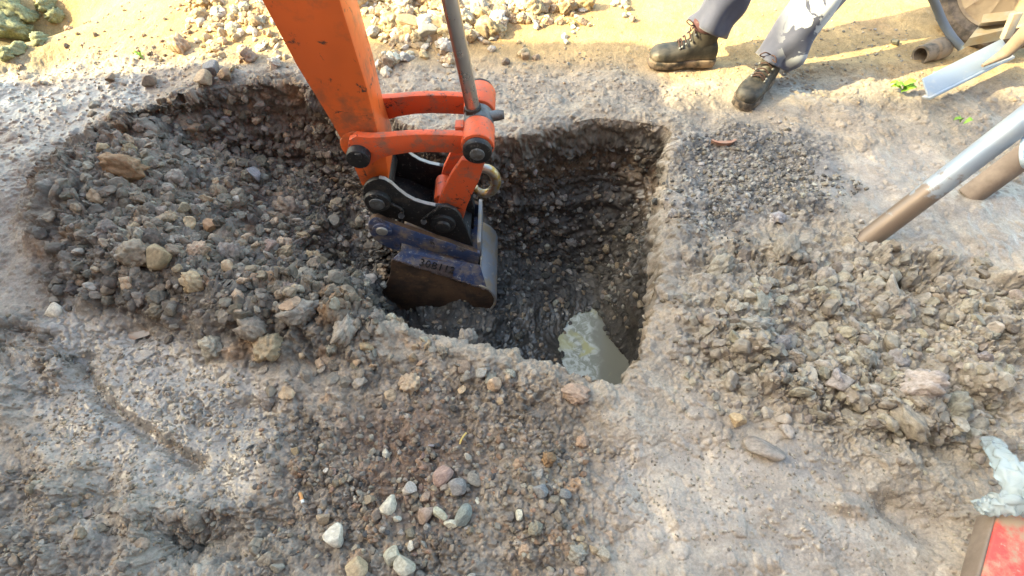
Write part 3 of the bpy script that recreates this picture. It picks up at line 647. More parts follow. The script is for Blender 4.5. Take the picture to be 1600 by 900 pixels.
gravel_sheet('loose_gravel', 'loose grey and brown gravel strewn round the pit', [
    ([(1052, 215), (1150, 190), (1290, 215), (1330, 290), (1300, 340), (1180, 380), (1060, 420)], 1700, (.003, .012), ['grey', 'dark', 'earth', 'grey'], .3, None),
    ([(400, 640), (640, 570), (800, 590), (940, 700), (960, 900), (380, 900)], 1900, (.003, .012), ['earth', 'brown', 'earth', 'brown', 'mud', 'rusty', 'dark'], .3, None),
    ([(500, 180), (1040, 200), (1030, 480), (980, 600), (620, 530), (420, 470), (380, 270)], 3200, (.004, .017), ['dark', 'dark', 'brown', 'grey'], .3, DF > .05),
    ([(40, 330), (90, 240), (200, 170), (420, 125), (540, 160), (600, 300), (610, 500), (560, 540), (400, 555), (200, 500), (90, 470)], 2600, (.004, .024), ['damp', 'brown', 'damp', 'earth', 'mud', 'damp'], .3, None),
    ([(-10, 480), (400, 540), (420, 900), (-10, 900)], 1300, (.003, .009), ['mud', 'brown', 'tan'], .4, None),
    ([(40, 330), (120, 240), (250, 190), (420, 150), (560, 300), (600, 480), (540, 540), (400, 555), (200, 500), (90, 470)], 620, (.012, .030), ['damp', 'earth', 'damp', 'brown', 'damp', 'tan'], .3, None),
    ([(1040, 430), (1350, 350), (1600, 420), (1600, 760), (1280, 690), (1060, 600)], 560, (.010, .032), ['mud', 'mud', 'mud', 'earth'], .42, None),
    ([(-10, 720), (180, 740), (260, 800), (430, 780), (430, 900), (-10, 900)], 90, (.006, .022), ['mud', 'brown', 'earth'], .4, None),
    ([(340, 560), (560, 495), (720, 540), (880, 590), (800, 640), (420, 640)], 260, (.007, .024), ['mud', 'tan', 'earth'], .35, None),
    ([(-10, 470), (330, 530), (440, 640), (420, 900), (-10, 900)], 1700, (.0018, .0052), ['mud', 'mud', 'earth'], .35, None),
    ([(900, 600), (1300, 640), (1620, 760), (1560, 910), (880, 910)], 1500, (.0018, .0055), ['mud', 'mud', 'earth', 'palemud'], .35, None),
    ([(560, -12), (980, -12), (890, 30), (690, 85), (600, 85)], 1700, (.005, .030), ['sand', 'tan', 'pale'], .3, None),
    ([(270, -12), (430, -12), (470, 90), (290, 80)], 420, (.004, .026), ['sand', 'tan', 'pale'], .3, None),
    ([(0, 110), (100, 10), (280, 0), (420, 80), (1000, 60), (1400, 0), (1560, 150), (1040, 200), (700, 190), (560, 120), (200, 180), (0, 320)], 1300, (.003, .009), ['tan', 'brown', 'mud', 'grey'], .35, None),
    ([(1030, 430), (1350, 360), (1600, 430), (1600, 780), (1250, 700), (980, 640)], 2200, (.004, .016), ['mud', 'mud', 'earth'], .4, None),
])
# ------------------------------------------------------------------ mesh builders
def plate_bm(bm, pts, y0, y1):
    """prism: outline in (x, z), from distance y0 to y1"""
    a = [bm.verts.new((p[0], y0, p[1])) for p in pts]; b = [bm.verts.new((p[0], y1, p[1])) for p in pts]
    n = len(pts); fs = [bm.faces.new(a), bm.faces.new(b[::-1])]
    for i in range(n): fs.append(bm.faces.new((a[(i + 1) % n], a[i], b[i], b[(i + 1) % n])))
    bmesh.ops.recalc_face_normals(bm, faces=fs); return fs
def bevel(bm, w, seg=2, ang=25):
    es = [e for e in bm.edges if len(e.link_faces) == 2 and e.calc_face_angle(0) > math.radians(ang)]
    if es: bmesh.ops.bevel(bm, geom=es, offset=w, segments=seg, profile=0.5, affect='EDGES', clamp_overlap=True)
def plate(name, pts, y0, y1, mat, parent, bev=0.003, smooth=40):
    bm = bmesh.new(); plate_bm(bm, pts, y0, y1)
    if bev: bevel(bm, bev)
    return finish(name, bm, mat, parent, smooth)
def box_bm(bm, c, sz, rot=None):
    m = Matrix.Translation(Vector(c)) @ (rot.to_4x4() if rot is not None else Matrix.Identity(4)) @ Matrix.Diagonal((sz[0], sz[1], sz[2], 1))
    return bmesh.ops.create_cube(bm, size=1.0, matrix=m)['verts']
def box(name, c, sz, mat, parent=None, bev=0.004, rot=None, local=None):
    bm = bmesh.new(); box_bm(bm, c, sz, rot)
    if bev: bevel(bm, bev)
    return finish(name, bm, mat, parent, 40, local)
def tube_bm(bm, pts, rad, seg=20, caps=True):
    """round tube along points; rad a number or one per point"""
    pts = [Vector(p) for p in pts]; n = len(pts); rad = rad if hasattr(rad, '__len__') else [rad] * n
    up = None; rings = []
    for i, p in enumerate(pts):
        t = (pts[min(i + 1, n - 1)] - pts[max(i - 1, 0)]).normalized()
        if up is None: up = t.orthogonal().normalized()
        up = (up - t * up.dot(t)).normalized(); w = t.cross(up)
        rings.append([bm.verts.new(p + (up * math.cos(a) + w * math.sin(a)) * rad[i]) for a in (2 * math.pi * k / seg for k in range(seg))])
    for r0, r1 in zip(rings[:-1], rings[1:]):
        for k in range(seg): bm.faces.new((r0[k], r0[(k + 1) % seg], r1[(k + 1) % seg], r1[k]))
    if caps: bm.faces.new(rings[0][::-1]); bm.faces.new(rings[-1])
    return rings
def tube(name, pts, rad, mat, parent=None, seg=20, smooth=40, bev=0, local=None):
    bm = bmesh.new(); tube_bm(bm, pts, rad, seg)
    bmesh.ops.recalc_face_normals(bm, faces=bm.faces)
    if bev: bevel(bm, bev, 2, 60)
    return finish(name, bm, mat, parent, smooth, local)
def boss(name, x, z, y0, y1, r, mat, parent, bev=0.003, seg=32):
    return tube(name, [(x, y0, z), (x, y1, z)], r, mat, parent, seg, 40, bev)
def curve_pts(ctrl, n=8):
    out = []; P = [Vector(p) for p in ctrl]; m = len(P)
    for i in range(m - 1):
        a, b, c, d = P[max(i - 1, 0)], P[i], P[i + 1], P[min(i + 2, m - 1)]
        for k in range(n):
            t = k / n; out.append(0.5 * (2 * b + (c - a) * t + (2 * a - 5 * b + 4 * c - d) * t * t + (3 * b - a - 3 * c + d) * t ** 3))
    out.append(P[-1]); return out

# ------------------------------------------------------------------ the digger (only its arm and bucket reach into the picture)
YC = 1.35
digger = empty('mini_excavator', (-3.4, YC, 0.0), 'orange mini digger whose arm reaches down into the pit', 'excavator')
pin = A(596, 312, 1.25)
def Q(pts, y): return [A(u, v, y) for u, v in pts]
# stick
e0, e1 = Q([(540, 232), (408, 0)], 1.28); f0, f1 = Q([(591, 208), (531, 0)], 1.28)
def ext(a, b, kk): return (b[0] + (b[0] - a[0]) * kk, b[1] + (b[1] - a[1]) * kk)
tl, tr = ext(e0, e1, 0.75), ext(f0, f1, 0.85)
outline = [tl, e1, Q([(463, 103)], 1.28)[0], Q([(513, 184)], 1.28)[0], e0] + Q([(553, 262), (565, 290), (585, 300), (605, 296), (607, 270), (603, 242)], 1.28) + [f0, Q([(572, 133)], 1.28)[0], f1, tr]
stick = plate('stick', outline, 1.28, 1.42, ORANGE, digger, 0.006)
# weld-on collar and the upper pin of the links
px_, pz_ = A(562, 236, 1.262)
boss('link_collar', px_, pz_, 1.277, 1.423, 0.062, ORANGE, digger, 0.006)
boss('link_pin', px_, pz_, 1.222, 1.478, 0.036, BLACK, digger, 0.005)
box('grease_nipple', (A(560, 243, 1.22)[0], 1.219, A(560, 243, 1.22)[1]), (0.02, 0.012, 0.02), BLACK, digger, 0.004)
# side links: two curved bars
linkpts = Q([(545, 219), (556, 213), (578, 215), (602, 214), (630, 211.5), (660, 210), (690, 210.5), (720, 212), (733, 214), (736, 228), (726, 240), (700, 239), (670, 238), (640, 239), (612, 243), (592, 249), (578, 258), (556, 258), (542, 245)], 1.25)
for y0 in (1.25, 1.428):
    plate('side_link', linkpts, y0, y0 + 0.024, RED, digger, 0.003)
# rod end: crossing tubes
rx, rz = A(746, 234, 1.222)
for ya, yb in ((1.232, 1.318), (1.385, 1.486)):
    boss('link_tube', rx, rz, ya, yb, 0.050, RED, digger, 0.006)
for ya, yb in ((1.205, 1.231), (1.487, 1.505)):
    p = boss('pin_cap', rx, rz, ya, yb, 0.044, BLACK, digger, 0.008)
boss('pin_washer', rx, rz, 1.198, 1.206, 0.022, STEEL, digger, 0.003)
boss('rod_eye', rx, rz, 1.322, 1.381, 0.046, STEEL, digger, 0.008)
ra, rb = A3(738.5, 167, 1.352), A3(703, 0, 1.352)
rdir = (rb - ra).normalized()
eye = Vector((rx, 1.352, rz))
tube('rod_neck', [eye + rdir * 0.02, ra - rdir * 0.035], [0.040, 0.028], STEEL, digger, 24)
tube('rod_collar', [ra - rdir * 0.036, ra + rdir * 0.004], 0.0255, BLACK, digger, 28, 40, 0.002)
tube('piston_rod', [ra, ra + rdir * 0.78], 0.0215, CHROME, digger, 40)
tube('cylinder', [ra + rdir * 0.72, ra + rdir * 1.25], 0.042, ORANGE, digger, 32, 40, 0.004)
nip = A3(771, 190, 1.352)
tube('rod_fitting', [eye + Vector((0.02, 0, 0.012)), eye + Vector((0.062, 0, 0.02)), eye + Vector((0.078, 0, 0.022))], [0.016, 0.0165, 0.013], STEEL, digger, 16, 40)
box('stop_lug', (rx - 0.055, 1.30, rz + 0.022), (0.026, 0.035, 0.022), RED, digger, 0.003)
# bucket link from the rod pin down to the hitch
bl = Q([(722, 246), (758, 250), (748, 280), (738, 300), (730, 318), (722, 345), (700, 362), (682, 350), (681, 330), (690, 300), (706, 268)], 1.29)
for y0 in (1.278, 1.408):
    plate('bucket_link', bl, y0, y0 + 0.022, RED, digger, 0.003)
bx0, bz0 = A(690, 318, 1.29)
boss('link_spacer', bx0, bz0, 1.302, 1.406, 0.028, RED, digger, 0.004)
# quick hitch
hp = [(567, 304), (568, 293), (574, 286), (583, 281.5), (592, 280), (601, 282), (611, 288), (623, 299), (635, 308), (648, 315), (664, 320), (680, 323), (700, 323), (712, 329), (720, 339), (730, 362), (739, 386),
      (725, 381), (703, 373), (682, 367), (655, 355), (629, 345), (603, 340), (580, 333), (570, 320)]
HP = Q(hp, 1.245)
hitch_plates = []
for y0 in (1.245, 1.437):
    pl = plate('hitch_plate', HP, y0, y0 + 0.018, BLACK, digger, 0.004); hitch_plates.append(pl)
    # worn bright strip along the upper edge
    bm = bmesh.new()
    top = Q([(592, 280), (601, 282), (611, 288), (623, 299), (635, 308), (648, 315), (664, 320), (680, 323)], 1.245)
    tp = [Vector((x, y0 + 0.009, zz + 0.0012)) for x, zz in top]
    lo = [bm.verts.new(p + Vector((0, -0.007, 0))) for p in tp]; hi = [bm.verts.new(p + Vector((0, 0.007, 0))) for p in tp]
    for i in range(len(tp) - 1): bm.faces.new((lo[i], lo[i + 1], hi[i + 1], hi[i]))
    finish('worn_edge', bm, WORN, pl, 60)
floor_pts = Q([(580, 333), (603, 340), (629, 345), (655, 355), (682, 367), (703, 373), (735, 384)], 1.245)
plate('hitch_floor', floor_pts + [(x, zz + 0.012) for x, zz in floor_pts[::-1]], 1.2635, 1.4365, BLACK, digger, 0.002)
px1, pz1 = A(590, 313, 1.24)
boss('hitch_pin', px1, pz1, 1.225, 1.475, 0.044, BLACK, digger, 0.008); boss('pin_face', px1, pz1, 1.219, 1.226, 0.026, STEEL, digger, 0.003)
px2, pz2 = A(692, 350, 1.24)
boss('pin_boss', px2, pz2, 1.232, 1.468, 0.045, BLACK, digger, 0.008); boss('hitch_pin', px2, pz2, 1.22, 1.48, 0.027, BLACK, digger, 0.006)
for (u0, v0), (u1, v1), (u2, v2) in (((611, 318), (628, 328), (627, 337)), ((688, 323), (664, 340), (662, 346))):
    tube('keeper_bolt', curve_pts([A3(u0, v0, 1.236), A3(u1, v1, 1.234), A3(u2, v2, 1.236)], 5), 0.0055, BLACK, digger, 10)
    tube('keeper_nut', [A3(u2, v2, 1.226), A3(u2, v2, 1.246)], 0.012, BLACK, digger, 6, 20)
# upright tongue of the hitch
plate('hitch_tongue', Q([(722, 268), (732, 286), (742, 320), (738, 386), (720, 345), (714, 300)], 1.42), 1.395, 1.436, BLACK, digger, 0.004)
# bucket: ears
ear = Q([(575, 352), (577, 346), (583, 341), (590, 340), (598, 344), (625, 354), (660, 366), (700, 379), (750, 397), (747, 414), (720, 405), (690, 397), (655, 388), (626, 380), (624, 392), (608, 388), (594, 381), (583, 373), (577, 363)], 1.222)
for y0 in (1.222, 1.457):
    er = plate('bucket_ear', ear, y0, y0 + 0.02, BLUE, digger, 0.003)
    bm = bmesh.new(); top = Q([(577, 346), (583, 341), (590, 340), (598, 344), (625, 354), (660, 366), (700, 379), (749, 397)], 1.222)
    tp = [Vector((x, y0 + 0.01, zz + 0.0014)) for x, zz in top]
    lo = [bm.verts.new(p + Vector((0, -0.0085, 0))) for p in tp]; hi = [bm.verts.new(p + Vector((0, 0.0085, 0))) for p in tp]
    for i in range(len(tp) - 1): bm.faces.new((lo[i], lo[i + 1], hi[i + 1], hi[i]))
    finish('worn_edge', bm, RUST, er, 60)
px3, pz3 = A(597, 360, 1.215)
boss('bucket_pin', px3, pz3, 1.206, 1.495, 0.021, WORN, digger, 0.005); boss('ear_collar', px3, pz3, 1.213, 1.2225, 0.034, BLUE, digger, 0.003)
# bucket: cheeks, shell, top plate
YA, YB = 1.19, 1.515
cheek_px = [(613, 406), (640, 415), (677, 427), (723, 440), (754, 449), (766, 457), (772, 467), (767, 481), (745, 491), (705, 500), (670, 499), (640, 489), (615, 472), (597, 457), (604, 444), (610, 428)]
cheek_px = [tuple(p) for p in catmull(cheek_px, 3)]
CK = Q(cheek_px, YA)
for y0 in (YA, YB - 0.014):
    plate('cheek_plate', CK, y0, y0 + 0.014, RUST, digger, 0.002)
bm = bmesh.new()                                                     # the shell: from the top corner round the back and along the bottom to the lip
loop_ = [Vector((x, 0, zz)) for x, zz in Q([(748, 447), (760, 452), (768, 459), (772, 467), (771, 475), (766, 482), (757, 487), (745, 491)], YA)]
cen = Vector((A(690, 470, YA)[0], 0, A(690, 470, YA)[1]))
rows = []
for p in loop_:
    o_ = p + (p - cen).normalized() * 0.011
    rows.append([bm.verts.new((p.x, YA - .002, p.z)), bm.verts.new((o_.x, YA - .002, o_.z)), bm.verts.new((o_.x, YB + .002, o_.z)), bm.verts.new((p.x, YB + .002, p.z))])
for a, b_ in zip(rows[:-1], rows[1:]):
    for kk in range(4): bm.faces.new((a[kk], a[(kk + 1) % 4], b_[(kk + 1) % 4], b_[kk]))
bm.faces.new(rows[0]); bm.faces.new(rows[-1][::-1]); bmesh.ops.recalc_face_normals(bm, faces=bm.faces); bevel(bm, 0.002, 1)
finish('bucket_shell', bm, BLUEPALE, digger, 50)
bm = bmesh.new(); rows = []
for p in [Vector((x, 0, zz)) for x, zz in Q([(745, 491), (726, 496), (705, 500), (686, 501), (670, 499), (654, 495), (640, 489), (626, 481), (615, 472), (604, 462)], YA)]:
    o_ = p + Vector((0, 0, -.010)); rows.append([bm.verts.new((p.x, YA - .001, p.z)), bm.verts.new((o_.x, YA - .001, o_.z)), bm.verts.new((o_.x, YB + .001, o_.z)), bm.verts.new((p.x, YB + .001, p.z))])
for a, b_ in zip(rows[:-1], rows[1:]):
    for kk in range(4): bm.faces.new((a[kk], a[(kk + 1) % 4], b_[(kk + 1) % 4], b_[kk]))
bm.faces.new(rows[0]); bm.faces.new(rows[-1][::-1]); bmesh.ops.recalc_face_normals(bm, faces=bm.faces); finish('bucket_floor', bm, RUST, digger, 50)
def slab_between(name, a0, a1, b0, b1, th, mat, parent, bev=0.002):
    """four corners, with thickness th downwards"""
    bm = bmesh.new(); nrm = (a1 - a0).cross(b0 - a0).normalized()
    if nrm.z < 0: nrm = -nrm
    up = [bm.verts.new(p) for p in (a0, a1, b1, b0)]; dn = [bm.verts.new(p - nrm * th) for p in (a0, a1, b1, b0)]
    bm.faces.new(up); bm.faces.new(dn[::-1])
    for i in range(4): bm.faces.new((up[i], dn[i], dn[(i + 1) % 4], up[(i + 1) % 4]))
    bmesh.ops.recalc_face_normals(bm, faces=bm.faces)
    if bev: bevel(bm, bev, 2)
    return finish(name, bm, mat, parent, 40)
e_l, e_r = A3(626, 393, 1.2215), A3(747, 414, 1.2215)
n_l, n_r = A3(614, 405, YA - .001), A3(762, 453, YA - .001)
top_plate = slab_between('top_plate', n_l, n_r, e_l, e_r + Vector((.008, 0, 0)), 0.012, BLUE, digger)
slab_between('bridge_plate', e_l + Vector((0, .001, -.001)), e_r + Vector((0, .001, -.001)), Vector((e_l.x, YB, e_l.z)), Vector((e_r.x, YB, e_r.z)), 0.012, BLUE, digger)
e_r2 = e_r + Vector((.008, 0, 0))
def on_top(s_, t_, h_=0.0): return n_l.lerp(n_r, s_).lerp(e_l.lerp(e_r2, s_), t_) + nn1 * h_
u1 = (on_top_mid := (n_l.lerp(n_r, .62).lerp(e_l.lerp(e_r2, .62), .5) - n_l.lerp(n_r, .27).lerp(e_l.lerp(e_r2, .27), .5))).normalized()
w1 = (e_l.lerp(e_r2, .45) - n_l.lerp(n_r, .45)); w1 = (w1 - u1 * w1.dot(u1)).normalized(); nn1 = u1.cross(w1); nn1 = nn1 if nn1.z > 0 else -nn1
plaque = slab_between('plaque', on_top(.27, .08, .006), on_top(.62, .08, .006), on_top(.27, .92, .006), on_top(.62, .92, .006), 0.012, PLAQUE, digger, 0.001)
plaque['label'] = 'rusty maker plate with raised worn characters on the bucket top'
cu = bpy.data.curves.new('lettering', 'FONT'); cu.body = '30B112'; cu.size = 0.042; cu.extrude = 0.003; cu.align_x = 'CENTER'; cu.align_y = 'CENTER'; cu.space_character = 1.12
tmp = bpy.data.objects.new('lettering', cu); COL.objects.link(tmp); bpy.context.view_layer.update()
lm = bpy.data.meshes.new_from_object(tmp.evaluated_get(bpy.context.evaluated_depsgraph_get())); bpy.data.objects.remove(tmp)
lm.materials.clear(); lm.materials.append(BLACK)
M = Matrix((u1, w1, nn1)).transposed().to_4x4(); M.translation = on_top(.445, .5, .0085) - parent_loc(digger)
lm.transform(M); put(bpy.data.objects.new('lettering', lm), plaque)
bm = bmesh.new()                                                      # weld beads along the plate edges
random.seed(3)
for kk in range(46):
    s_ = kk / 45; bmesh.ops.create_icosphere(bm, subdivisions=1, radius=0.0055 * random.uniform(.7, 1.2), matrix=Matrix.Translation(on_top(s_, random.uniform(-.02, .03), -.001)))
finish('weld_bead', bm, PLAQUE, top_plate, 80)
# end rib between the ears and the worn upright lip
r0, r1 = A(747, 397, 1.222), A(738, 384, 1.222)
box('end_rib', (r0[0] + .004, 1.35, r0[1] + 0.0), (0.014, 0.214, 0.09), BLUEPALE, digger, 0.003)
# lifting eye behind the hitch
hk = A3(757, 283, 1.40)
ringp = [hk + Vector((0.042 * math.cos(a), 0.018 * math.sin(a) * .4, 0.056 * math.sin(a))) for a in np.linspace(-2.6, 2.75, 26)]
tube('lifting_hook', ringp, [0.012 + 0.007 * math.sin(i / 25 * 3.14) for i in range(26)], GOLD, digger, 16)
tube('hook_shank', [hk + Vector((-0.036, 0, 0.0)), hk + Vector((-0.075, 0.0, -0.012))], [0.015, 0.017], WORN, digger, 12)
# boom, body, canopy and tracks stand left of the picture; they throw the shade
top_c = Vector(((tl[0] + tr[0]) / 2, YC, (tl[1] + tr[1]) / 2))
bmp = curve_pts([top_c + Vector((0.03, 0, 0.04)), top_c + Vector((-.55, 0, .55)), top_c + Vector((-1.25, 0, .62)), Vector((-2.55, YC, 0.75))], 6)
bm = bmesh.new(); rr = []
for i, p in enumerate(bmp):
    t = (bmp[min(i + 1, len(bmp) - 1)] - bmp[max(i - 1, 0)]).normalized(); up = Vector((0, 1, 0)).cross(t); hh = 0.09 + 0.04 * math.sin(i / (len(bmp) - 1) * 3.14)
    rr.append([bm.verts.new(p + up * hh * a + Vector((0, .075 * b_, 0))) for a, b_ in ((1, 1), (1, -1), (-1, -1), (-1, 1))])
for a, b_ in zip(rr[:-1], rr[1:]):
    for kk in range(4): bm.faces.new((a[kk], a[(kk + 1) % 4], b_[(kk + 1) % 4], b_[kk]))
bm.faces.new(rr[0]); bm.faces.new(rr[-1][::-1]); bmesh.ops.recalc_face_normals(bm, faces=bm.faces); bevel(bm, 0.008)
finish('boom', bm, ORANGE, digger, 40)
CREAM = painted('cream_panel', (0.55, 0.52, 0.45), 0.4); RUBBER = painted('rubber', (0.025, 0.025, 0.026), 0.8, 0, (0.2, 0.15, 0.11), .45, 6)
m_tint, nt, b = new_mat('tinted_glass'); b.inputs['Base Color'].default_value = (0.02, 0.025, 0.03, 1); b.inputs['Roughness'].default_value = 0.05
box('body', (-3.45, 1.33, 0.74), (1.6, 0.98, 0.5), ORANGE, digger, 0.06)
box('cab', (-3.35, 1.33, 1.62), (1.15, 0.88, 1.24), CREAM, digger, 0.05); box('canopy_roof', (-3.3, 1.36, 2.32), (1.45, 1.02, 0.10), CREAM, digger, 0.04)
for yy in (0.885, 1.775): box('cab_window', (-3.35, yy, 1.75), (0.85, 0.012, 0.75), m_tint, digger, 0.004)
box('windscreen', (-2.772, 1.33, 1.75), (0.012, 0.7, 0.75), m_tint, digger, 0.004)
for yy in (0.95, 1.72):
    bm = bmesh.new(); lp = []
    for a in np.linspace(-math.pi / 2, math.pi / 2, 9): lp.append((-2.85 + .2 * math.cos(a), .2 + .2 * math.sin(a)))
    for a in np.linspace(math.pi / 2, 3 * math.pi / 2, 9): lp.append((-4.1 + .2 * math.cos(a), .2 + .2 * math.sin(a)))
    plate_bm(bm, lp, yy - .12, yy + .12); bevel(bm, .015); finish('track', bm, RUBBER, digger, 40)
box('undercarriage', (-3.45, 1.33, 0.44), (0.7, 0.55, 0.12), STEEL, digger, 0.02)

# ------------------------------------------------------------------ brick house on the left that shades the plot
def brick_material():
    m, nt, b = new_mat('brick'); tc = nt.nodes.new('ShaderNodeTexCoord'); mp = N(nt, 'ShaderNodeMapping'); mp.inputs['Rotation'].default_value = (math.radians(90), 0, math.radians(90))
    nt.links.new(tc.outputs['Object'], mp.inputs['Vector']); br = N(nt, 'ShaderNodeTexBrick'); br.inputs['Scale'].default_value = 2.2
    br.inputs['Color1'].default_value = (0.22, 0.10, 0.065, 1); br.inputs['Color2'].default_value = (0.2, 0.085, 0.06, 1); br.inputs['Mortar'].default_value = (0.4, 0.36, 0.32, 1)
    nt.links.new(mp.outputs['Vector'], br.inputs['Vector']); nt.links.new(br.outputs['Color'], b.inputs['Base Color']); b.inputs['Roughness'].default_value = .9; return m
BRICK = brick_material(); HX, HY = -7.0, 0.62
house = empty('brick_house', (HX - 3, HY - 5, 0), 'brick house standing beyond the digger on the left', 'house')
box('wall', (HX - 1.5, HY - 5, 3.3), (3, 10, 6.9), BRICK, house, 0)
bm = bmesh.new(); plate_bm(bm, [(HX - 3.2, 6.7), (HX + .2, 6.7), (HX - 1.5, 7.7)], HY - 10.3, HY + .02); finish('roof', bm, painted('roof_tiles', (0.2, 0.08, 0.05), .8), house)
rear = empty('sky_blocker_terrace', (0.5, -4.0, 0), 'unseen brick terrace added behind the camera to block sky light', 'house')  # added out of view to cut off sky light from behind the camera
box('wall', (0.5, -5.0, 2.9), (13, 6, 6.0), BRICK, rear, 0)  # wall of the added sky-blocking terrace
bm = bmesh.new(); vs_ = [bm.verts.new(p) for p in ((-6.2, -1.8, 5.8), (7.2, -1.8, 5.8), (7.2, -5.0, 8.2), (-6.2, -5.0, 8.2), (-6.2, -8.2, 5.8), (7.2, -8.2, 5.8))]
for f_ in ((0, 1, 2, 3), (3, 2, 5, 4), (0, 3, 4), (1, 5, 2), (0, 4, 5, 1)): bm.faces.new([vs_[i] for i in f_])
bmesh.ops.recalc_face_normals(bm, faces=bm.faces); finish('roof', bm, bpy.data.materials['roof_tiles'], rear)  # roof of the added sky-blocking terrace
WHITE = painted('white_frame', (0.75, 0.74, 0.71), .4)
for yy in (HY - 2, HY - 5, HY - 8):
    for zz in (1.5, 4.4):
        w = box('window', (HX + .01, yy, zz), (0.08, 1.2, 1.3), WHITE, house, 0.01); box('pane', (HX + .045, yy, zz), (0.03, 1.06, 1.16), m_tint, w, 0.002)

for xx in (-4, -1.2, 1.8, 4.8):
    for zz in (1.5, 4.2):
        w = box('window', (xx, -1.99, zz), (1.2, 0.08, 1.3), WHITE, rear, 0.01); box('pane', (xx, -1.955, zz), (1.06, 0.03, 1.16), m_tint, w, 0.002)  # windows of the added sky-blocking terrace

# ------------------------------------------------------------------ the walker
def loft(bm, rings):
    R = [[bm.verts.new(p) for p in r] for r in rings]; n = len(R[0])
    for a, b_ in zip(R[:-1], R[1:]):
        for kk in range(n): bm.faces.new((a[kk], a[(kk + 1) % n], b_[(kk + 1) % n], b_[kk]))
    bm.faces.new(R[0][::-1]); bm.faces.new(R[-1]); return R
def boot_material():
    m, nt, b = new_mat('boot_leather')
    f = noise_out(nt, 22, 8, .65); g = noise_out(nt, 70, 5, .6)
    c = mixc(nt, ramp(nt, f, .38, .62), (0.016, 0.016, 0.015), (0.052, 0.046, 0.037))
    sep = N(nt, 'ShaderNodeSeparateXYZ'); tc = nt.nodes.new('ShaderNodeTexCoord'); nt.links.new(tc.outputs['Object'], sep.inputs[0])
    md = N(nt, 'ShaderNodeMath'); md.operation = 'MULTIPLY_ADD'; nt.links.new(f, md.inputs[0]); md.inputs[1].default_value = -.12; nt.links.new(sep.outputs['Z'], md.inputs[2])
    c = mixc(nt, ramp(nt, md.outputs[0], 0.0, -.05), c, (0.20, 0.16, 0.12))
    nt.links.new(c, b.inputs['Base Color']); b.inputs['Roughness'].default_value = .55; bump(nt, b, g, .35, .003); return m
BOOT = boot_material(); SOLE = painted('boot_sole', (0.03, 0.028, 0.026), .8, 0, (0.24, 0.18, 0.13), .5, 20)
CUFF = painted('boot_collar_cloth', (0.075, 0.03, 0.034), .85, 0, (0.12, .09, .08), .35, 30); LACE = painted('boot_lace', (0.045, 0.022, 0.02), .8, 0, (.05, .03, .03), .4, 80)
def ell(c, a, b_, ax, bx, n=28, p=2.3):
    out = []
    for kk in range(n):
        t = 2 * math.pi * kk / n; ct, st = math.cos(t), math.sin(t)
        out.append(Vector(c) + Vector(ax) * a * math.copysign(abs(ct) ** (2 / p), ct) + Vector(bx) * b_ * math.copysign(abs(st) ** (2 / p), st))
    return out
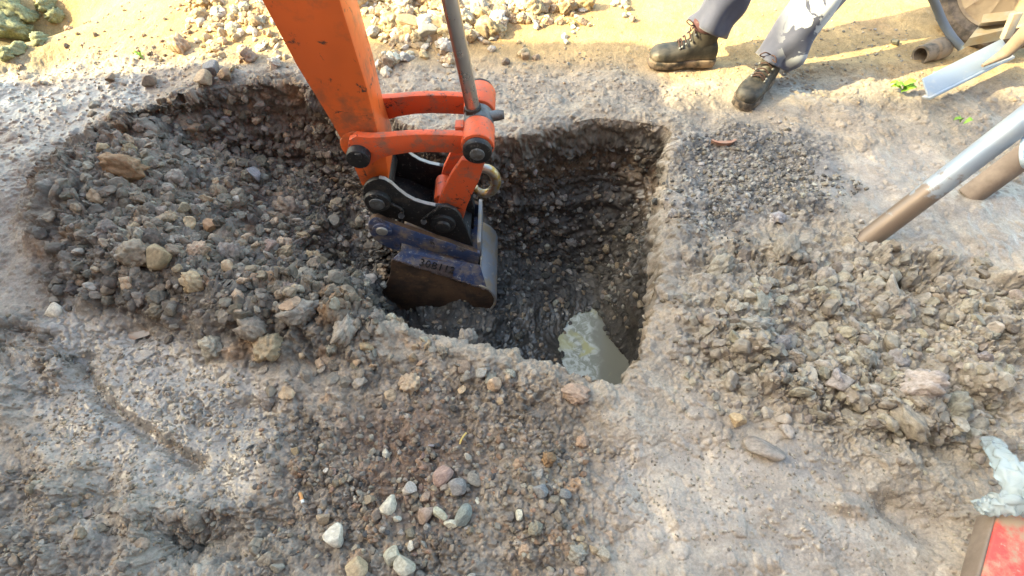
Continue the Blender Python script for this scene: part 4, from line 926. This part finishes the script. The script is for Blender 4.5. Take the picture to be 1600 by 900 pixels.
def boot(toe, heel, parent, lean):
    """work boot lying from heel to toe; returns the ankle point"""
    toe, heel = Vector(toe), Vector(heel); fx = toe - heel; L = fx.length; fx.normalize(); z = Vector((0, 0, 1)); w = z.cross(fx).normalized(); z = fx.cross(w) * -1 if fx.cross(w).z < 0 else fx.cross(w)
    o = heel
    bm = bmesh.new(); rings = []
    for s_, hw, h0, h1 in ((0.0, .026, .02, .07), (.03, .036, .014, .095), (.12, .039, .012, .105), (.25, .037, .012, .108), (.38, .038, .012, .103), (.52, .044, .012, .088), (.66, .050, .012, .078), (.80, .050, .012, .074), (.91, .044, .014, .068), (.97, .032, .018, .056), (1.0, .016, .024, .044)):
        rings.append(ell(o + fx * (s_ * L) + z * (h0 + h1) / 2, hw, (h1 - h0) / 2, w, z, 28, 2.6))
    loft(bm, rings)
    rings = []
    lean = Vector(lean)
    for t, a, b_ in ((0.0, .062, .038), (.25, .060, .038), (.5, .058, .040), (.75, .057, .043), (1.0, .060, .047)):
        c = o + fx * (.30 * L - .015 * t) + z * (.055 + .115 * t) + lean * (t * .06)
        rings.append(ell(c, a, b_, fx, w, 28, 2.1))
    loft(bm, rings)
    bmesh.ops.recalc_face_normals(bm, faces=bm.faces)
    up = finish('boot', bm, BOOT, parent)
    rm = up.modifiers.new('remesh', 'REMESH'); rm.mode = 'VOXEL'; rm.voxel_size = 0.0038; rm.use_smooth_shade = True
    sm = up.modifiers.new('smooth', 'SMOOTH'); sm.factor = .5; sm.iterations = 6
    bm = bmesh.new(); rings = []
    for s_, hw in ((-.012, .024), (.03, .039), (.2, .041), (.33, .038), (.48, .042), (.66, .053), (.82, .053), (.94, .045), (.99, .03), (1.012, .014)):
        c = o + fx * (s_ * L) + z * .014; heelh = .014
        rings.append([c + w * hw + z * heelh, c - w * hw + z * heelh, c - w * hw * .96 - z * .020, c + w * hw * .96 - z * .020])
    loft(bm, rings); bmesh.ops.recalc_face_normals(bm, faces=bm.faces); bevel(bm, .004, 2, 40)
    finish('sole', bm, SOLE, up, 50)
    top = o + fx * (.285 * L) + z * .168 + lean * .06
    bm = bmesh.new(); rs = []
    for dz_, gr in ((-.022, .001), (-.012, .006), (0, .007), (.010, .004), (.012, -.004)): rs.append(ell(top + z * dz_, .060 + gr, .047 + gr, fx, w, 28, 2.1))
    loft(bm, rs); bmesh.ops.recalc_face_normals(bm, faces=bm.faces); finish('padded_collar', bm, CUFF, up, 60)
    for i in range(6):                                                # lace rows climb the instep
        t = i / 5; cc = o + fx * ((.60 - .20 * t ** 1.2) * L) + z * (.092 + .075 * t ** 1.5) + lean * (.05 * t * t); hw = .026
        tube('lace', curve_pts([cc + w * hw - z * .010, cc + z * .006 + fx * .004, cc - w * hw - z * .010], 5), .0032, LACE, up, 8)
        for sgn in (-1, 1):
            bm = bmesh.new(); bmesh.ops.create_uvsphere(bm, u_segments=10, v_segments=6, radius=.0058, matrix=Matrix.Translation(cc + w * sgn * (hw + .002) - z * .011)); finish('eyelet', bm, STEEL, up, 80)
    kn = o + fx * (.44 * L) + z * .165
    for sgn in (-1, 1):
        tube('lace_loop', curve_pts([kn, kn + w * sgn * .02 + fx * .02 + z * .012, kn + w * sgn * .034 + fx * .025 - z * .004, kn + w * sgn * .015 + fx * .012 - z * .008, kn], 6), .0024, LACE, up, 8)
    return top
walker = empty('person', (0.95, 2.05, 0), 'person in navy work trousers and muddy lace-up boots standing beyond the pit', 'person')
def on_g(u, v, dz=0.016):
    x, y = G(u, v); return Vector((x, y, ground_z(x, y) + dz))
lt, lh = on_g(1012, 101), on_g(1112, 100); rt, rh = on_g(1154, 172), on_g(1196, 127)
la = boot(lt, lh, walker, (.35, .25, 0)); ra_ = boot(rt, rh, walker, (.5, .55, 0))
def cloth_material():
    m, nt, b = new_mat('navy_work_cloth'); f = noise_out(nt, 9, 5, .6); g = noise_out(nt, 350, 2, .5)
    c = mixc(nt, ramp(nt, f, .35, .7), (0.040, 0.046, 0.080), (0.066, 0.073, 0.112)); c = mixc(nt, ramp(nt, noise_out(nt, 14, 6, .7), .64, .72), c, (0.20, 0.17, 0.14))
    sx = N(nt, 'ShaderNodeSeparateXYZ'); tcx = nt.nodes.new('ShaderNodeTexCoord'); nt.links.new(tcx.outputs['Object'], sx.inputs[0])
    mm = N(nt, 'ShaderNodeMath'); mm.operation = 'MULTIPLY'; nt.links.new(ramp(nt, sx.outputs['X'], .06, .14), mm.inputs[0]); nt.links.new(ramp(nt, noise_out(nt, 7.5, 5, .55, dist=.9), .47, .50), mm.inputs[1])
    sun_patch = N(nt, 'ShaderNodeMath'); sun_patch.operation = 'MULTIPLY'; nt.links.new(mm.outputs[0], sun_patch.inputs[0]); nt.links.new(ramp(nt, sx.outputs['Z'], .13, .19), sun_patch.inputs[1])
    c = mixc(nt, sun_patch.outputs[0], c, (0.38, 0.41, 0.45))  # pale patches on the right leg: sunlight painted into the cloth colour
    nt.links.new(c, b.inputs['Base Color']); b.inputs['Roughness'].default_value = .85; b.inputs['Sheen Weight'].default_value = .25; bump(nt, b, g, .2, .001); return m
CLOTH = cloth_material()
hipL, hipR = Vector((1.10, 2.38, .95)), Vector((1.27, 2.32, .95)); pel = Vector((1.20, 2.37, 1.02))
kneeL, kneeR = Vector((1.00, 2.27, .52)), Vector((1.31, 2.15, .50))
def leg_rings(top, knee, hip, ph, n=40, drop=.035):
    c = curve_pts([top + Vector((0, 0, -drop)), top + (knee - top) * .35, knee, knee.lerp(hip, .6), hip + Vector((0, 0, .04))], 14); rings = []
    for i, p in enumerate(c):
        t = i / (len(c) - 1); d_ = (c[min(i + 1, len(c) - 1)] - c[max(i - 1, 0)]).normalized()
        ax = (Vector((1, 0, 0)) - d_ * d_.x).normalized(); by = d_.cross(ax); r = np.interp(t, [0, .03, .12, .25, .5, .75, 1], [.080, .083, .078, .079, .088, .098, .108]); ring = []
        for kk in range(n):
            a = 2 * math.pi * kk / n
            fold = .010 * math.sin(38 * t + 2.2 * math.sin(a + ph) + ph) * math.exp(-4.5 * t) * (0.6 + .6 * math.cos(a - 1.2 + ph)) + .007 * math.sin(17 * t + 3 * a + ph) * math.exp(-2 * t)
            fold += .006 * math.sin(3 * a + 9 * t + ph) + 0.004 * math.sin(5 * a - 14 * t)
            ring.append(p + (ax * math.cos(a) * 1.0 + by * math.sin(a) * 1.08) * (r + fold))
        rings.append(ring)
    return rings
bm = bmesh.new(); loft(bm, leg_rings(la, kneeL, hipL, .4)); loft(bm, leg_rings(ra_ + Vector((-.012, -.012, 0)), kneeR, hipR, 2.1, 40, .07))
loft(bm, [ell(pel + Vector((0, .0, h_)), a, b_, (1, -.3, 0), (.3, 1, 0), 40, 2.2) for h_, a, b_ in ((-.13, .15, .10), (-.06, .185, .12), (.02, .185, .12), (.08, .175, .115))])
bmesh.ops.recalc_face_normals(bm, faces=bm.faces)
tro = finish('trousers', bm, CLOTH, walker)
rm = tro.modifiers.new('remesh', 'REMESH'); rm.mode = 'VOXEL'; rm.voxel_size = .0055; rm.use_smooth_shade = True
sm = tro.modifiers.new('smooth', 'SMOOTH'); sm.factor = .4; sm.iterations = 2
# upper body, out of the picture but it throws a shadow
def skin(name, verts, edges, radii, mat, parent):
    me = bpy.data.meshes.new(name); me.from_pydata([Vector(v) - parent_loc(parent) for v in verts], edges, []); o = bpy.data.objects.new(name, me); me.materials.append(mat); put(o, parent)
    md = o.modifiers.new('skin', 'SKIN'); md.use_smooth_shade = True
    for v_, r in zip(me.skin_vertices[0].data, radii): v_.radius = (r, r) if not hasattr(r, '__len__') else r
    me.skin_vertices[0].data[0].use_root = True; o.modifiers.new('sub', 'SUBSURF').levels = 2; o.modifiers['sub'].render_levels = 2; return o
m_hv, nt, b = new_mat('jacket_cloth'); b.inputs['Base Color'].default_value = (0.09, .10, .15, 1); b.inputs['Roughness'].default_value = .9
m_sk, nt, b = new_mat('skin'); b.inputs['Base Color'].default_value = (0.42, .24, .17, 1); b.inputs['Roughness'].default_value = .6
m_hat, nt, b = new_mat('hair'); b.inputs['Base Color'].default_value = (0.05, .035, .025, 1); b.inputs['Roughness'].default_value = .7
B = pel
skin('jacket', [B + Vector((0, 0, .0)), B + Vector((0, .01, .22)), B + Vector((0, .01, .42)), B + Vector((0, .01, .50)), B + Vector((-.19, .03, .43)), B + Vector((-.27, .0, .15)), B + Vector((-.22, -.10, -.05)), B + Vector((.19, -.03, .43)), B + Vector((.27, -.05, .15)), B + Vector((.24, -.16, -.05))],
     [(0, 1), (1, 2), (2, 3), (2, 4), (4, 5), (5, 6), (2, 7), (7, 8), (8, 9)], [(.19, .13), (.18, .13), (.16, .11), (.07, .07), .075, .058, .045, .075, .058, .045], m_hv, walker)
hd = B + Vector((-.02, -.03, .66))
bm = bmesh.new(); bmesh.ops.create_uvsphere(bm, u_segments=32, v_segments=24, radius=1)
for v in bm.verts:
    x_, y_, z_ = v.co; jaw = 1 - .22 * max(0, -z_); v.co = Vector((x_ * .076 * jaw, y_ * .095 * jaw, z_ * .118))
    if y_ < -.8 and abs(x_) < .3: v.co.y -= .022 * math.exp(-((z_ + .1) / .18) ** 2) * (1 - abs(x_) / .3)
    if y_ < -.7 and abs(abs(x_) - .38) < .15: v.co.y += .008 * math.exp(-((z_ - .08) / .1) ** 2)
for sgn in (-1, 1): bmesh.ops.create_uvsphere(bm, u_segments=10, v_segments=8, radius=.028, matrix=Matrix.Translation((sgn * .076, .005, -.005)) @ Matrix.Diagonal((.35, .7, 1, 1)))
tube_bm(bm, [(0, .02, -.20), (0, .012, -.07)], .052, 20)
bmesh.ops.translate(bm, verts=bm.verts, vec=hd); finish('head', bm, m_sk, walker, 60)
bm = bmesh.new(); bmesh.ops.create_uvsphere(bm, u_segments=28, v_segments=18, radius=1)
for v in bm.verts: v.co = Vector((v.co.x * .084, v.co.y * .102 + .012, v.co.z * .10 + .032))
bmesh.ops.translate(bm, verts=bm.verts, vec=hd + Vector((0, .012, .012))); finish('hair', bm, m_hat, walker, 60)
for base, sgn in ((B + Vector((-.22, -.11, -.07)), -1), (B + Vector((.24, -.17, -.07)), 1)):
    vs = [base, base + Vector((0, -.01, -.06)), base + Vector((0, -.015, -.09))]; es = [(0, 1), (1, 2)]; rs = [(.03, .022), (.042, .02), (.04, .016)]
    hand = skin('hand', vs, es, rs, m_sk, walker)
    for i, (ox, ln) in enumerate(((-.028, .065), (-.01, .078), (.009, .073), (.026, .058))):
        p0 = base + Vector((ox, -.018, -.088)); tube('finger', curve_pts([p0, p0 + Vector((0, -.010, -ln * .5)), p0 + Vector((0, -.030, -ln * .9))], 4), [.0095] * 8 + [.006], m_sk, hand, 10)
    p0 = base + Vector((-sgn * .03, -.02, -.035)); tube('thumb', curve_pts([p0, p0 + Vector((-sgn * .022, -.02, -.028)), p0 + Vector((-sgn * .02, -.032, -.055))], 4), [.0115] * 8 + [.008], m_sk, hand, 10)

# ------------------------------------------------------------------ things at the right edge
def galv_muddy():
    m, nt, b = new_mat('galvanised_muddy'); f = noise_out(nt, 16, 6, .65); sep = N(nt, 'ShaderNodeSeparateXYZ'); tc = nt.nodes.new('ShaderNodeTexCoord'); nt.links.new(tc.outputs['Object'], sep.inputs[0])
    md = N(nt, 'ShaderNodeMath'); md.operation = 'MULTIPLY_ADD'; nt.links.new(f, md.inputs[0]); md.inputs[1].default_value = -.6; nt.links.new(sep.outputs['Z'], md.inputs[2])
    c = mixc(nt, ramp(nt, noise_out(nt, 5, 4), .4, .65), (0.27, 0.33, 0.41), (0.36, 0.40, 0.44)); c = mixc(nt, ramp(nt, md.outputs[0], -.06, -.14), c, (0.20, 0.15, 0.115))
    nt.links.new(c, b.inputs['Base Color']); b.inputs['Roughness'].default_value = .42; b.inputs['Metallic'].default_value = .25; bump(nt, b, f, .2, .004); return m
frame = empty('leaning_frame', (1.22, 1.15, 0), 'pale galvanised tube frame leaning with its muddy foot in the ground at right', 'metal frame')
g0, _ = ground_at(1357, 368); foot = Vector((g0.x, g0.y, g0.z - .03)); GM = galv_muddy()
ft = Vector((ray(1612, 178)[0] * 1.56, ray(1612, 178)[1] * 1.56, CAMH + ray(1612, 178)[2] * 1.56)); dirp = (ft - foot).normalized()
tube('leg', [foot, foot + dirp * 1.4], .036, GM, frame, 36)
g1, _ = ground_at(1520, 300); foot2 = Vector((g1.x, g1.y, g1.z - .02)); MUDM = painted('mud_coated_tube', (0.20, 0.15, 0.115), .6, 0, (0.27, .21, .165), .5, 9)
tube('leg', [foot2, foot2 + dirp * 1.2], .040, MUDM, frame, 36)
rp = Vector((ray(1594, 236)[0] * 1.60, ray(1594, 236)[1] * 1.60, CAMH + ray(1594, 236)[2] * 1.60)); PALE = painted('pale_blue_plastic', (0.50, 0.62, 0.70), .4, 0, (.4, .38, .34), .35, 12)
bm = bmesh.new(); axis = Vector((.55, -.45, .7)).normalized(); M = axis.to_track_quat('Z', 'Y').to_matrix().to_4x4(); M.translation = rp + Vector((.02, 0, 0))
bmesh.ops.create_cone(bm, cap_ends=True, segments=40, radius1=.062, radius2=.062, depth=.012, matrix=M @ Matrix.Diagonal((1, .75, 1, 1))); bevel(bm, .004, 2, 60)
cp = finish('clamp_plate', bm, PALE, frame, 40)
for dy in (-.014, .014):
    bm = bmesh.new(); box_bm(bm, (M @ Vector((.01, dy, .0075))), (.05, .007, .004), M.to_3x3().normalized()); finish('slot', bm, BLACK, cp)
# grey channel lying on blocks, bent sheet and hose by a wheel
chan = empty('metal_channel', (1.95, 2.05, 0.1), 'flat grey metal channel lying at the top right above its own shadow', 'metal plate')
def GZ(u, v, z_): x, y = G(u, v, z_); return Vector((x, y, z_))
slab_between('plate', GZ(1452, 156, .09), GZ(1586, 90, .11), GZ(1442, 122, .12), GZ(1566, 60, .15), .008, GALV, chan)
slab_between('flange', GZ(1452, 157, .088), GZ(1586, 91, .108), GZ(1452, 153, .098), GZ(1586, 87, .118), .03, GALV, chan)
tube('handle', [GZ(1535, 103, .13), GZ(1570, 84, .16), GZ(1625, 30, .30)], [.006, .022, .034], MUDM, chan, 20)
wheel = empty('wheel', (2.2, 2.35, 0), 'mud-caked wheel with tan disc and dark tyre in the top right corner', 'wheel')
TAN = painted('mud_caked_disc', (0.40, 0.30, 0.19), .85, 0, (0.22, .16, .11), .4, 9, None, .5); TYRE = painted('muddy_tyre', (0.06, 0.05, 0.042), .9, 0, (0.20, .155, .12), .5, 12, None, .5)
wc_ = GZ(1592, -35, .24); wax = Vector((-.62, -.62, .48)).normalized(); M = wax.to_track_quat('Z', 'Y').to_matrix().to_4x4(); M.translation = wc_
bm = bmesh.new(); S_ = 72; prof_ = [(.20, .03), (.235, .045), (.265, .04), (.285, .015), (.285, -.03), (.26, -.06), (.20, -.06)]
rg = [[bm.verts.new(M @ Vector((r_ * (1 + (.018 if (kk % 2 and j_ in (2, 3, 4)) else 0)) * math.cos(2 * math.pi * kk / S_), r_ * (1 + (.018 if (kk % 2 and j_ in (2, 3, 4)) else 0)) * math.sin(2 * math.pi * kk / S_), z_))) for j_, (r_, z_) in enumerate(prof_)] for kk in range(S_)]
for kk in range(S_):
    for j_ in range(len(prof_)): bm.faces.new((rg[kk][j_], rg[(kk + 1) % S_][j_], rg[(kk + 1) % S_][(j_ + 1) % len(prof_)], rg[kk][(j_ + 1) % len(prof_)]))
bmesh.ops.recalc_face_normals(bm, faces=bm.faces); finish('tyre', bm, TYRE, wheel, 30)
bm = bmesh.new(); rg = [[bm.verts.new(M @ Vector((r_ * math.cos(2 * math.pi * kk / S_), r_ * math.sin(2 * math.pi * kk / S_), z_ + (.004 if kk % 6 == 0 else 0)))) for r_, z_ in ((.203, .035), (.19, .02), (.12, .03), (.06, .05), (.03, .07), (.0005, .07))] for kk in range(S_)]
for kk in range(S_):
    for j_ in range(5): bm.faces.new((rg[kk][j_], rg[(kk + 1) % S_][j_], rg[(kk + 1) % S_][j_ + 1], rg[kk][j_ + 1]))
bmesh.ops.recalc_face_normals(bm, faces=bm.faces); finish('disc', bm, TAN, wheel, 30)
sheet = empty('bent_sheet', (2.1, 2.3, .1), 'bent grey metal sheet folded in front of the muddy wheel', 'metal sheet')
SH = painted('pale_sheet', (0.42, 0.40, 0.36), .45, .2, (0.40, .31, .21), .5, 8)
bm = bmesh.new(); prof_px = [((1503, 74, .09), (1566, 62, .13)), ((1514, 60, .13), (1572, 46, .17)), ((1528, 42, .12), (1584, 36, .16)), ((1533, 36, .17), (1588, 30, .2)), ((1536, 22, .18), (1590, 16, .2))]
vv_ = [[bm.verts.new(GZ(*a)), bm.verts.new(GZ(*b_))] for a, b_ in prof_px]
fs = [bm.faces.new((a[0], a[1], b_[1], b_[0])) for a, b_ in zip(vv_[:-1], vv_[1:])]
bmesh.ops.solidify(bm, geom=bm.faces, thickness=.006); bevel(bm, .0015, 1); finish('sheet', bm, SH, sheet, 30)
bracket = slab_between('bracket', GZ(1568, 62, .17), GZ(1580, 60, .17), GZ(1585, 22, .26), GZ(1600, 20, .26), .02, SH, sheet)
HOSE = painted('grey_hose', (0.16, 0.20, 0.26), .4, 0, (.3, .26, .22), .3, 20)
tag(tube('hose', curve_pts([GZ(1452, -14, .28), GZ(1462, 8, .2), GZ(1474, 36, .13), GZ(1488, 58, .09), GZ(1503, 75, .06)], 6), .016, HOSE, None, 18, 60, 0, (1.9, 2.4, .1)), 'bluish grey hose curving down beside the muddy wheel', 'hose')
pipe = empty('pipe_stub', (1.78, 2.16, 0), 'short black pipe stub lying open-ended on the tan ground at top right', 'pipe')
PP = painted('black_plastic', (0.06, 0.055, 0.05), .7, 0, (.24, .19, .145), .56, 14)
p0, p1 = GZ(1438, 86, .036), GZ(1474, 74, .036)
bm = bmesh.new(); R0 = tube_bm(bm, [p0, p0.lerp(p1, .45), p0.lerp(p1, .5), p1], [.038, .038, .046, .044], 28, False); R1 = tube_bm(bm, [p0, p1], [.029, .029], 28, False)
for kk in range(28): bm.faces.new((R0[0][kk], R0[0][(kk + 1) % 28], R1[0][(kk + 1) % 28], R1[0][kk])); bm.faces.new((R0[-1][kk], R0[-1][(kk + 1) % 28], R1[-1][(kk + 1) % 28], R1[-1][kk]))
bmesh.ops.recalc_face_normals(bm, faces=bm.faces); finish('barrel', bm, PP, pipe, 40)
# red board and clear plastic wrap at the lower right
gb, _ = ground_at(1540, 840); zb = gb.z + .10
board = empty('red_board', (GZ(1600, 870, zb).x, GZ(1600, 870, zb).y, zb - .05), 'scuffed red plastic board with muddy top edge in the bottom right corner', 'board')
REDP = painted('scuffed_red_plastic', (0.62, 0.085, 0.072), .5, 0, (.42, .30, .20), .48, 16, (.62, .22, .18), .2)
slab_between('panel', GZ(1530, 920, zb), GZ(1700, 930, zb), GZ(1561, 800, zb), GZ(1700, 792, zb), .05, REDP, board, .006)
slab_between('rim', GZ(1520, 922, zb - .004), GZ(1529, 921, zb - .004), GZ(1553, 800, zb - .004), GZ(1560, 799, zb - .004), .06, MUDM, board, .004)
m_pl, nt, b = new_mat('clear_plastic'); b.inputs['Base Color'].default_value = (.66, .74, .76, 1); b.inputs['Roughness'].default_value = .22; b.inputs['Transmission Weight'].default_value = .6; b.inputs['IOR'].default_value = 1.3
bump(nt, b, noise_out(nt, 30, 5, .6), .5, .01)
def wrap_tube(ctrl, rad, bm, seed):
    c = curve_pts(ctrl, 8); n = len(c); rings = tube_bm(bm, c, [np.interp(i / (n - 1), [0, .5, 1], rad) for i in range(n)], 22); r_ = random.Random(seed)
    for rg_ in rings:
        for kk, v in enumerate(rg_): v.co += Vector((r_.gauss(0, 1), r_.gauss(0, 1), r_.gauss(0, 1))) * .0065
bm = bmesh.new(); zz = zb + .02
wrap_tube([GZ(1545, 690, gb.z + .02), GZ(1570, 722, zz), GZ(1592, 760, zz + .03), GZ(1625, 800, zz + .03)], (.018, .030, .034), bm, 1)
wrap_tube([GZ(1528, 792, zz - .02), GZ(1550, 790, zz), GZ(1582, 784, zz + .02), GZ(1640, 770, zz + .03)], (.012, .024, .03), bm, 2)
w_ = finish('plastic_wrap', bm, m_pl, None, 80, GZ(1580, 780, zz)); sb = w_.modifiers.new('sub', 'SUBSURF'); sb.levels = 1; sb.render_levels = 1
tag(w_, 'crumpled strip of clear plastic lying over the red board', 'plastic wrap')
# ------------------------------------------------------------------ small finds
m_leaf, nt, b = new_mat('leaf'); c = mixc(nt, noise_out(nt, 60, 3), (0.16, 0.36, 0.03), (0.30, 0.50, 0.07)); nt.links.new(c, b.inputs['Base Color']); b.inputs['Roughness'].default_value = .45; b.inputs['Subsurface Weight'].default_value = 0
def leaf_bm(bm, c, d_, L, W, seed):
    r_ = random.Random(seed); d_ = Vector(d_).normalized(); w = Vector((0, 0, 1)).cross(d_).normalized(); rows = []
    for i in range(7):
        t = i / 6; ww = W * math.sin(math.pi * min(1, t * .93 + .05)) ** .8 * (1 if i % 2 else .82); p = Vector(c) + d_ * L * t + Vector((0, 0, .018 * math.sin(t * 2.6)))
        rows.append([bm.verts.new(p - w * ww + Vector((0, 0, .006))), bm.verts.new(p), bm.verts.new(p + w * ww + Vector((0, 0, .006)))])
    for a, b_ in zip(rows[:-1], rows[1:]):
        for j_ in (0, 1): bm.faces.new((a[j_], a[j_ + 1], b_[j_ + 1], b_[j_]))
def sprig(u, v, n, L, label, seed):
    p, _ = ground_at(u, v); r_ = random.Random(seed); root = empty('leaf_sprig', p, label, 'leaves')
    for i in range(n):
        a = r_.uniform(-.6, .6) + (0 if i % 2 else math.pi); bm = bmesh.new()
        leaf_bm(bm, p + Vector((r_.uniform(-.01, .01), r_.uniform(-.01, .01), .012 + .004 * i)), (math.cos(a), math.sin(a) * .8, .1), L * r_.uniform(.7, 1.1), L * .28, seed * 9 + i); finish('leaf', bm, m_leaf, root, 60)
sprig(1408, 145, 6, .055, 'bright green leafy sprig on the mud near the metal channel', 3)
sprig(1496, 194, 3, .035, 'pale green leaf lying in mud behind the leaning tube', 5)
sprig(222, 93, 4, .028, 'tiny yellow-green weed on the sunlit ground at left', 8)
p, n = ground_at(470, 778); BUTT = painted('cigarette_filter', (0.62, 0.30, 0.11), .7, 0, (.4, .2, .08), .4, 120)
cig = empty('cigarette_end', p, 'orange cigarette end lying in the gravel left of the pale stones', 'cigarette end')
a_, b_ = p + Vector((-.006, .012, .010)), p + Vector((.006, -.012, .010)); tube('filter', [a_, a_.lerp(b_, .72)], .0042, BUTT, cig, 14); tube('paper', [a_.lerp(b_, .72), b_], .0041, WHITE, cig, 14)
p, n = ground_at(1128, 228); TERRA = painted('terracotta', (0.36, 0.19, 0.13), .75, 0, (.30, .24, .2), .45, 30)
bm = bmesh.new(); th = np.linspace(math.pi + .35, 2 * math.pi - .35, 14); ro, ri = .052, .044
for rr_, nm in ((1, 0),):
    o_t = [bm.verts.new(p + Vector((ro * math.cos(a), .030 + ro * .62 * math.sin(a), .016))) for a in th]; o_b = [bm.verts.new(p + Vector((ro * .9 * math.cos(a), .032 + ro * .55 * math.sin(a), -.004))) for a in th]
    i_t = [bm.verts.new(p + Vector((ri * math.cos(a), .032 + ri * .55 * math.sin(a), .015))) for a in th]; i_b = [bm.verts.new(p + Vector((ri * .86 * math.cos(a), .033 + ri * .48 * math.sin(a), .004))) for a in th]
    for i in range(13):
        bm.faces.new((o_t[i], o_t[i + 1], o_b[i + 1], o_b[i])); bm.faces.new((o_t[i], o_t[i + 1], i_t[i + 1], i_t[i])); bm.faces.new((i_t[i], i_t[i + 1], i_b[i + 1], i_b[i]))
    bm.faces.new(i_b)
bmesh.ops.recalc_face_normals(bm, faces=bm.faces); tag(finish('pottery_shard', bm, TERRA, None, 40, p), 'curved terracotta pottery shard lying on dark gravel right of the pit', 'shard')
p, n = ground_at(724, 684); tag(tube('straw_stalk', curve_pts([p + Vector((-.006, -.014, .008)), p + Vector((0, 0, .013)), p + Vector((.010, .016, .009))], 4), .0026, painted('straw', (0.55, .40, .14), .7), None, 8, 60, 0, p), 'short yellow straw stalk on the gravel below the near rim', 'straw')
# mossy boulders in the hollow at top left
MOSS = painted('mossy_rock', (0.30, 0.33, 0.19), .85, 0, (0.16, .17, .10), .5, 10, (.45, .46, .38), .4)
moss_me = [rock_mesh('mossy_stone', 300 + i, 4, 3, .14, 1.0, MOSS, lumpy=.9) for i in range(4)]
for u, v, w, lab in ((18, 18, 60, 'yellow-green mossy boulder in the top left corner'), (12, 48, 56, 'pale green mossy boulder below the corner one at left'), (70, 8, 26, 'brown-green stone at the top of the left hollow'), (48, 26, 22, 'small mossy stone between the boulders of the left hollow'),
                     (60, 62, 24, 'mossy stone on the bank of the left hollow'), (85, 25, 24, 'pale mossy stone at the lip of the left hollow'), (28, 75, 24, 'dark mossy stone at the foot of the left hollow'), (10, 84, 24, 'low mossy stone at the left edge of the picture'), (44, 48, 18, 'small green stone right of the pale mossy boulder')):
    p, n = ground_at(u, v); r = pxr(u, v, w); o = bpy.data.objects.new('mossy_stone', random.choice(moss_me)); o.location = p + Vector((0, 0, r * .25)); o.scale = (r * 1.1, r, r * .75); o.rotation_euler = (random.uniform(-.3, .3), random.uniform(-.3, .3), random.uniform(0, 6)); tag(put(o), lab, 'stone')

# ------------------------------------------------------------------ labels of the loose stones: look first, then the nearest thing one can find
LAND = [(480, 60, 'the orange arm'), (600, 175, 'the orange arm foot'), (720, 60, 'the piston rod'), (660, 150, 'the far red link'), (640, 225, 'the near red link'), (745, 225, 'the black pin cap'), (640, 320, 'the black hitch'), (760, 285, 'the lifting hook'),
        (690, 470, 'the bucket mouth'), (770, 400, 'the bucket back'), (930, 555, 'the pit water'), (1060, 95, 'the left boot'), (1180, 150, 'the right boot'), (1128, 228, 'the pottery shard'), (1408, 145, 'the green sprig'), (1500, 120, 'the metal channel'),
        (1445, 85, 'the black pipe'), (1357, 365, 'the leaning tube foot'), (1530, 300, 'the mud-coated tube foot'), (1560, 745, 'the plastic wrap'), (1565, 850, 'the red board'), (470, 778, 'the cigarette end'), (724, 684, 'the straw stalk'),
        (605, 792, 'the pale grey angular stone'), (523, 838, 'the pale wedge stone'), (632, 888, 'the large bottom stone'), (690, 745, 'the flat pinkish stone'), (724, 806, 'the dark wedge stone'), (860, 770, 'the bluish stone pair'), (920, 850, 'the three standing pebbles'),
        (1153, 658, 'the tan stone knob'), (1194, 702, 'the tapered mud slab'), (1313, 598, 'the square mud slab'), (1395, 450, 'the tilted grey slab'), (1225, 385, 'the broad mud lump'), (1430, 630, 'the big mud boulders'), (330, 355, 'the smooth orange stone'),
        (190, 265, 'the big orange clay lump'), (215, 400, 'the big brown lump'), (85, 484, 'the round pale stone'), (213, 517, 'the orange puddle'), (340, 115, 'the bluish white stone'), (235, 128, 'the lone brown stone'), (395, 515, 'the rounded rim boulder'), (470, 490, 'the long crusted lump'),
        (720, 570, 'the flat rim stones'), (900, 615, 'the waterside clay lump'), (25, 45, 'the mossy boulders'), (222, 93, 'the tiny weed'), (790, 97, 'the shade-edge pebble'), (400, 272, 'the upright bluish stone'), (450, 325, 'the large brown clod')]
WORD = {'damp': 'dark brown', 'palemud': 'pale muddy', 'pale': 'pale', 'sand': 'sandy', 'tan': 'tan', 'brown': 'brown', 'mud': 'mud-coated', 'grey': 'grey', 'dark': 'dark', 'blue': 'bluish grey', 'earth': 'earthy', 'pinkish': 'pinkish', 'orange': 'orange', 'rusty': 'rusty'}
KINDW = {'soil_clod': 'clod', 'stone': 'stone', 'flat_stone': 'flat stone'}
made = {}
for o, colr, u, v, r, base_label in LOOSE:
    lu, lv, ln = min(LAND, key=lambda L: (L[0] - u) ** 2 + 1.6 * (L[1] - v) ** 2)
    du, dv = u - lu, v - lv; dist = math.hypot(du, dv)
    a = math.degrees(math.atan2(-dv, du)) % 360
    dname = ['right of', 'behind and right of', 'behind', 'behind and left of', 'left of', 'in front and left of', 'in front of', 'in front and right of'][int((a + 22.5) // 45) % 8]
    size = 'tiny' if r < .012 else 'small' if r < .017 else 'middle-sized' if r < .026 else 'large'
    far_w = 'close ' if dist < 45 else 'a little ' if dist < 100 else 'well ' if dist < 180 else 'far '
    lab = '%s %s %s %s%s %s' % (size, WORD[colr], KINDW[o.name.split('.')[0]], far_w, dname, ln)
    made.setdefault(lab, []).append((o, u, v))
    o['label'] = lab
for lab, lst in made.items():
    if len(lst) == 2:
        lst.sort(key=lambda t: t[1])
        if lst[1][1] - lst[0][1] > 14: lst[0][0]['label'] = 'left ' + lab; lst[1][0]['label'] = 'right ' + lab
        else:
            lst.sort(key=lambda t: t[2]); lst[0][0]['label'] = 'farther ' + lab; lst[1][0]['label'] = 'nearer ' + lab
    elif len(lst) == 3:
        lst.sort(key=lambda t: t[1])
        for w_, t in zip(('leftmost ', 'middle ', 'rightmost '), lst): t[0]['label'] = w_ + lab
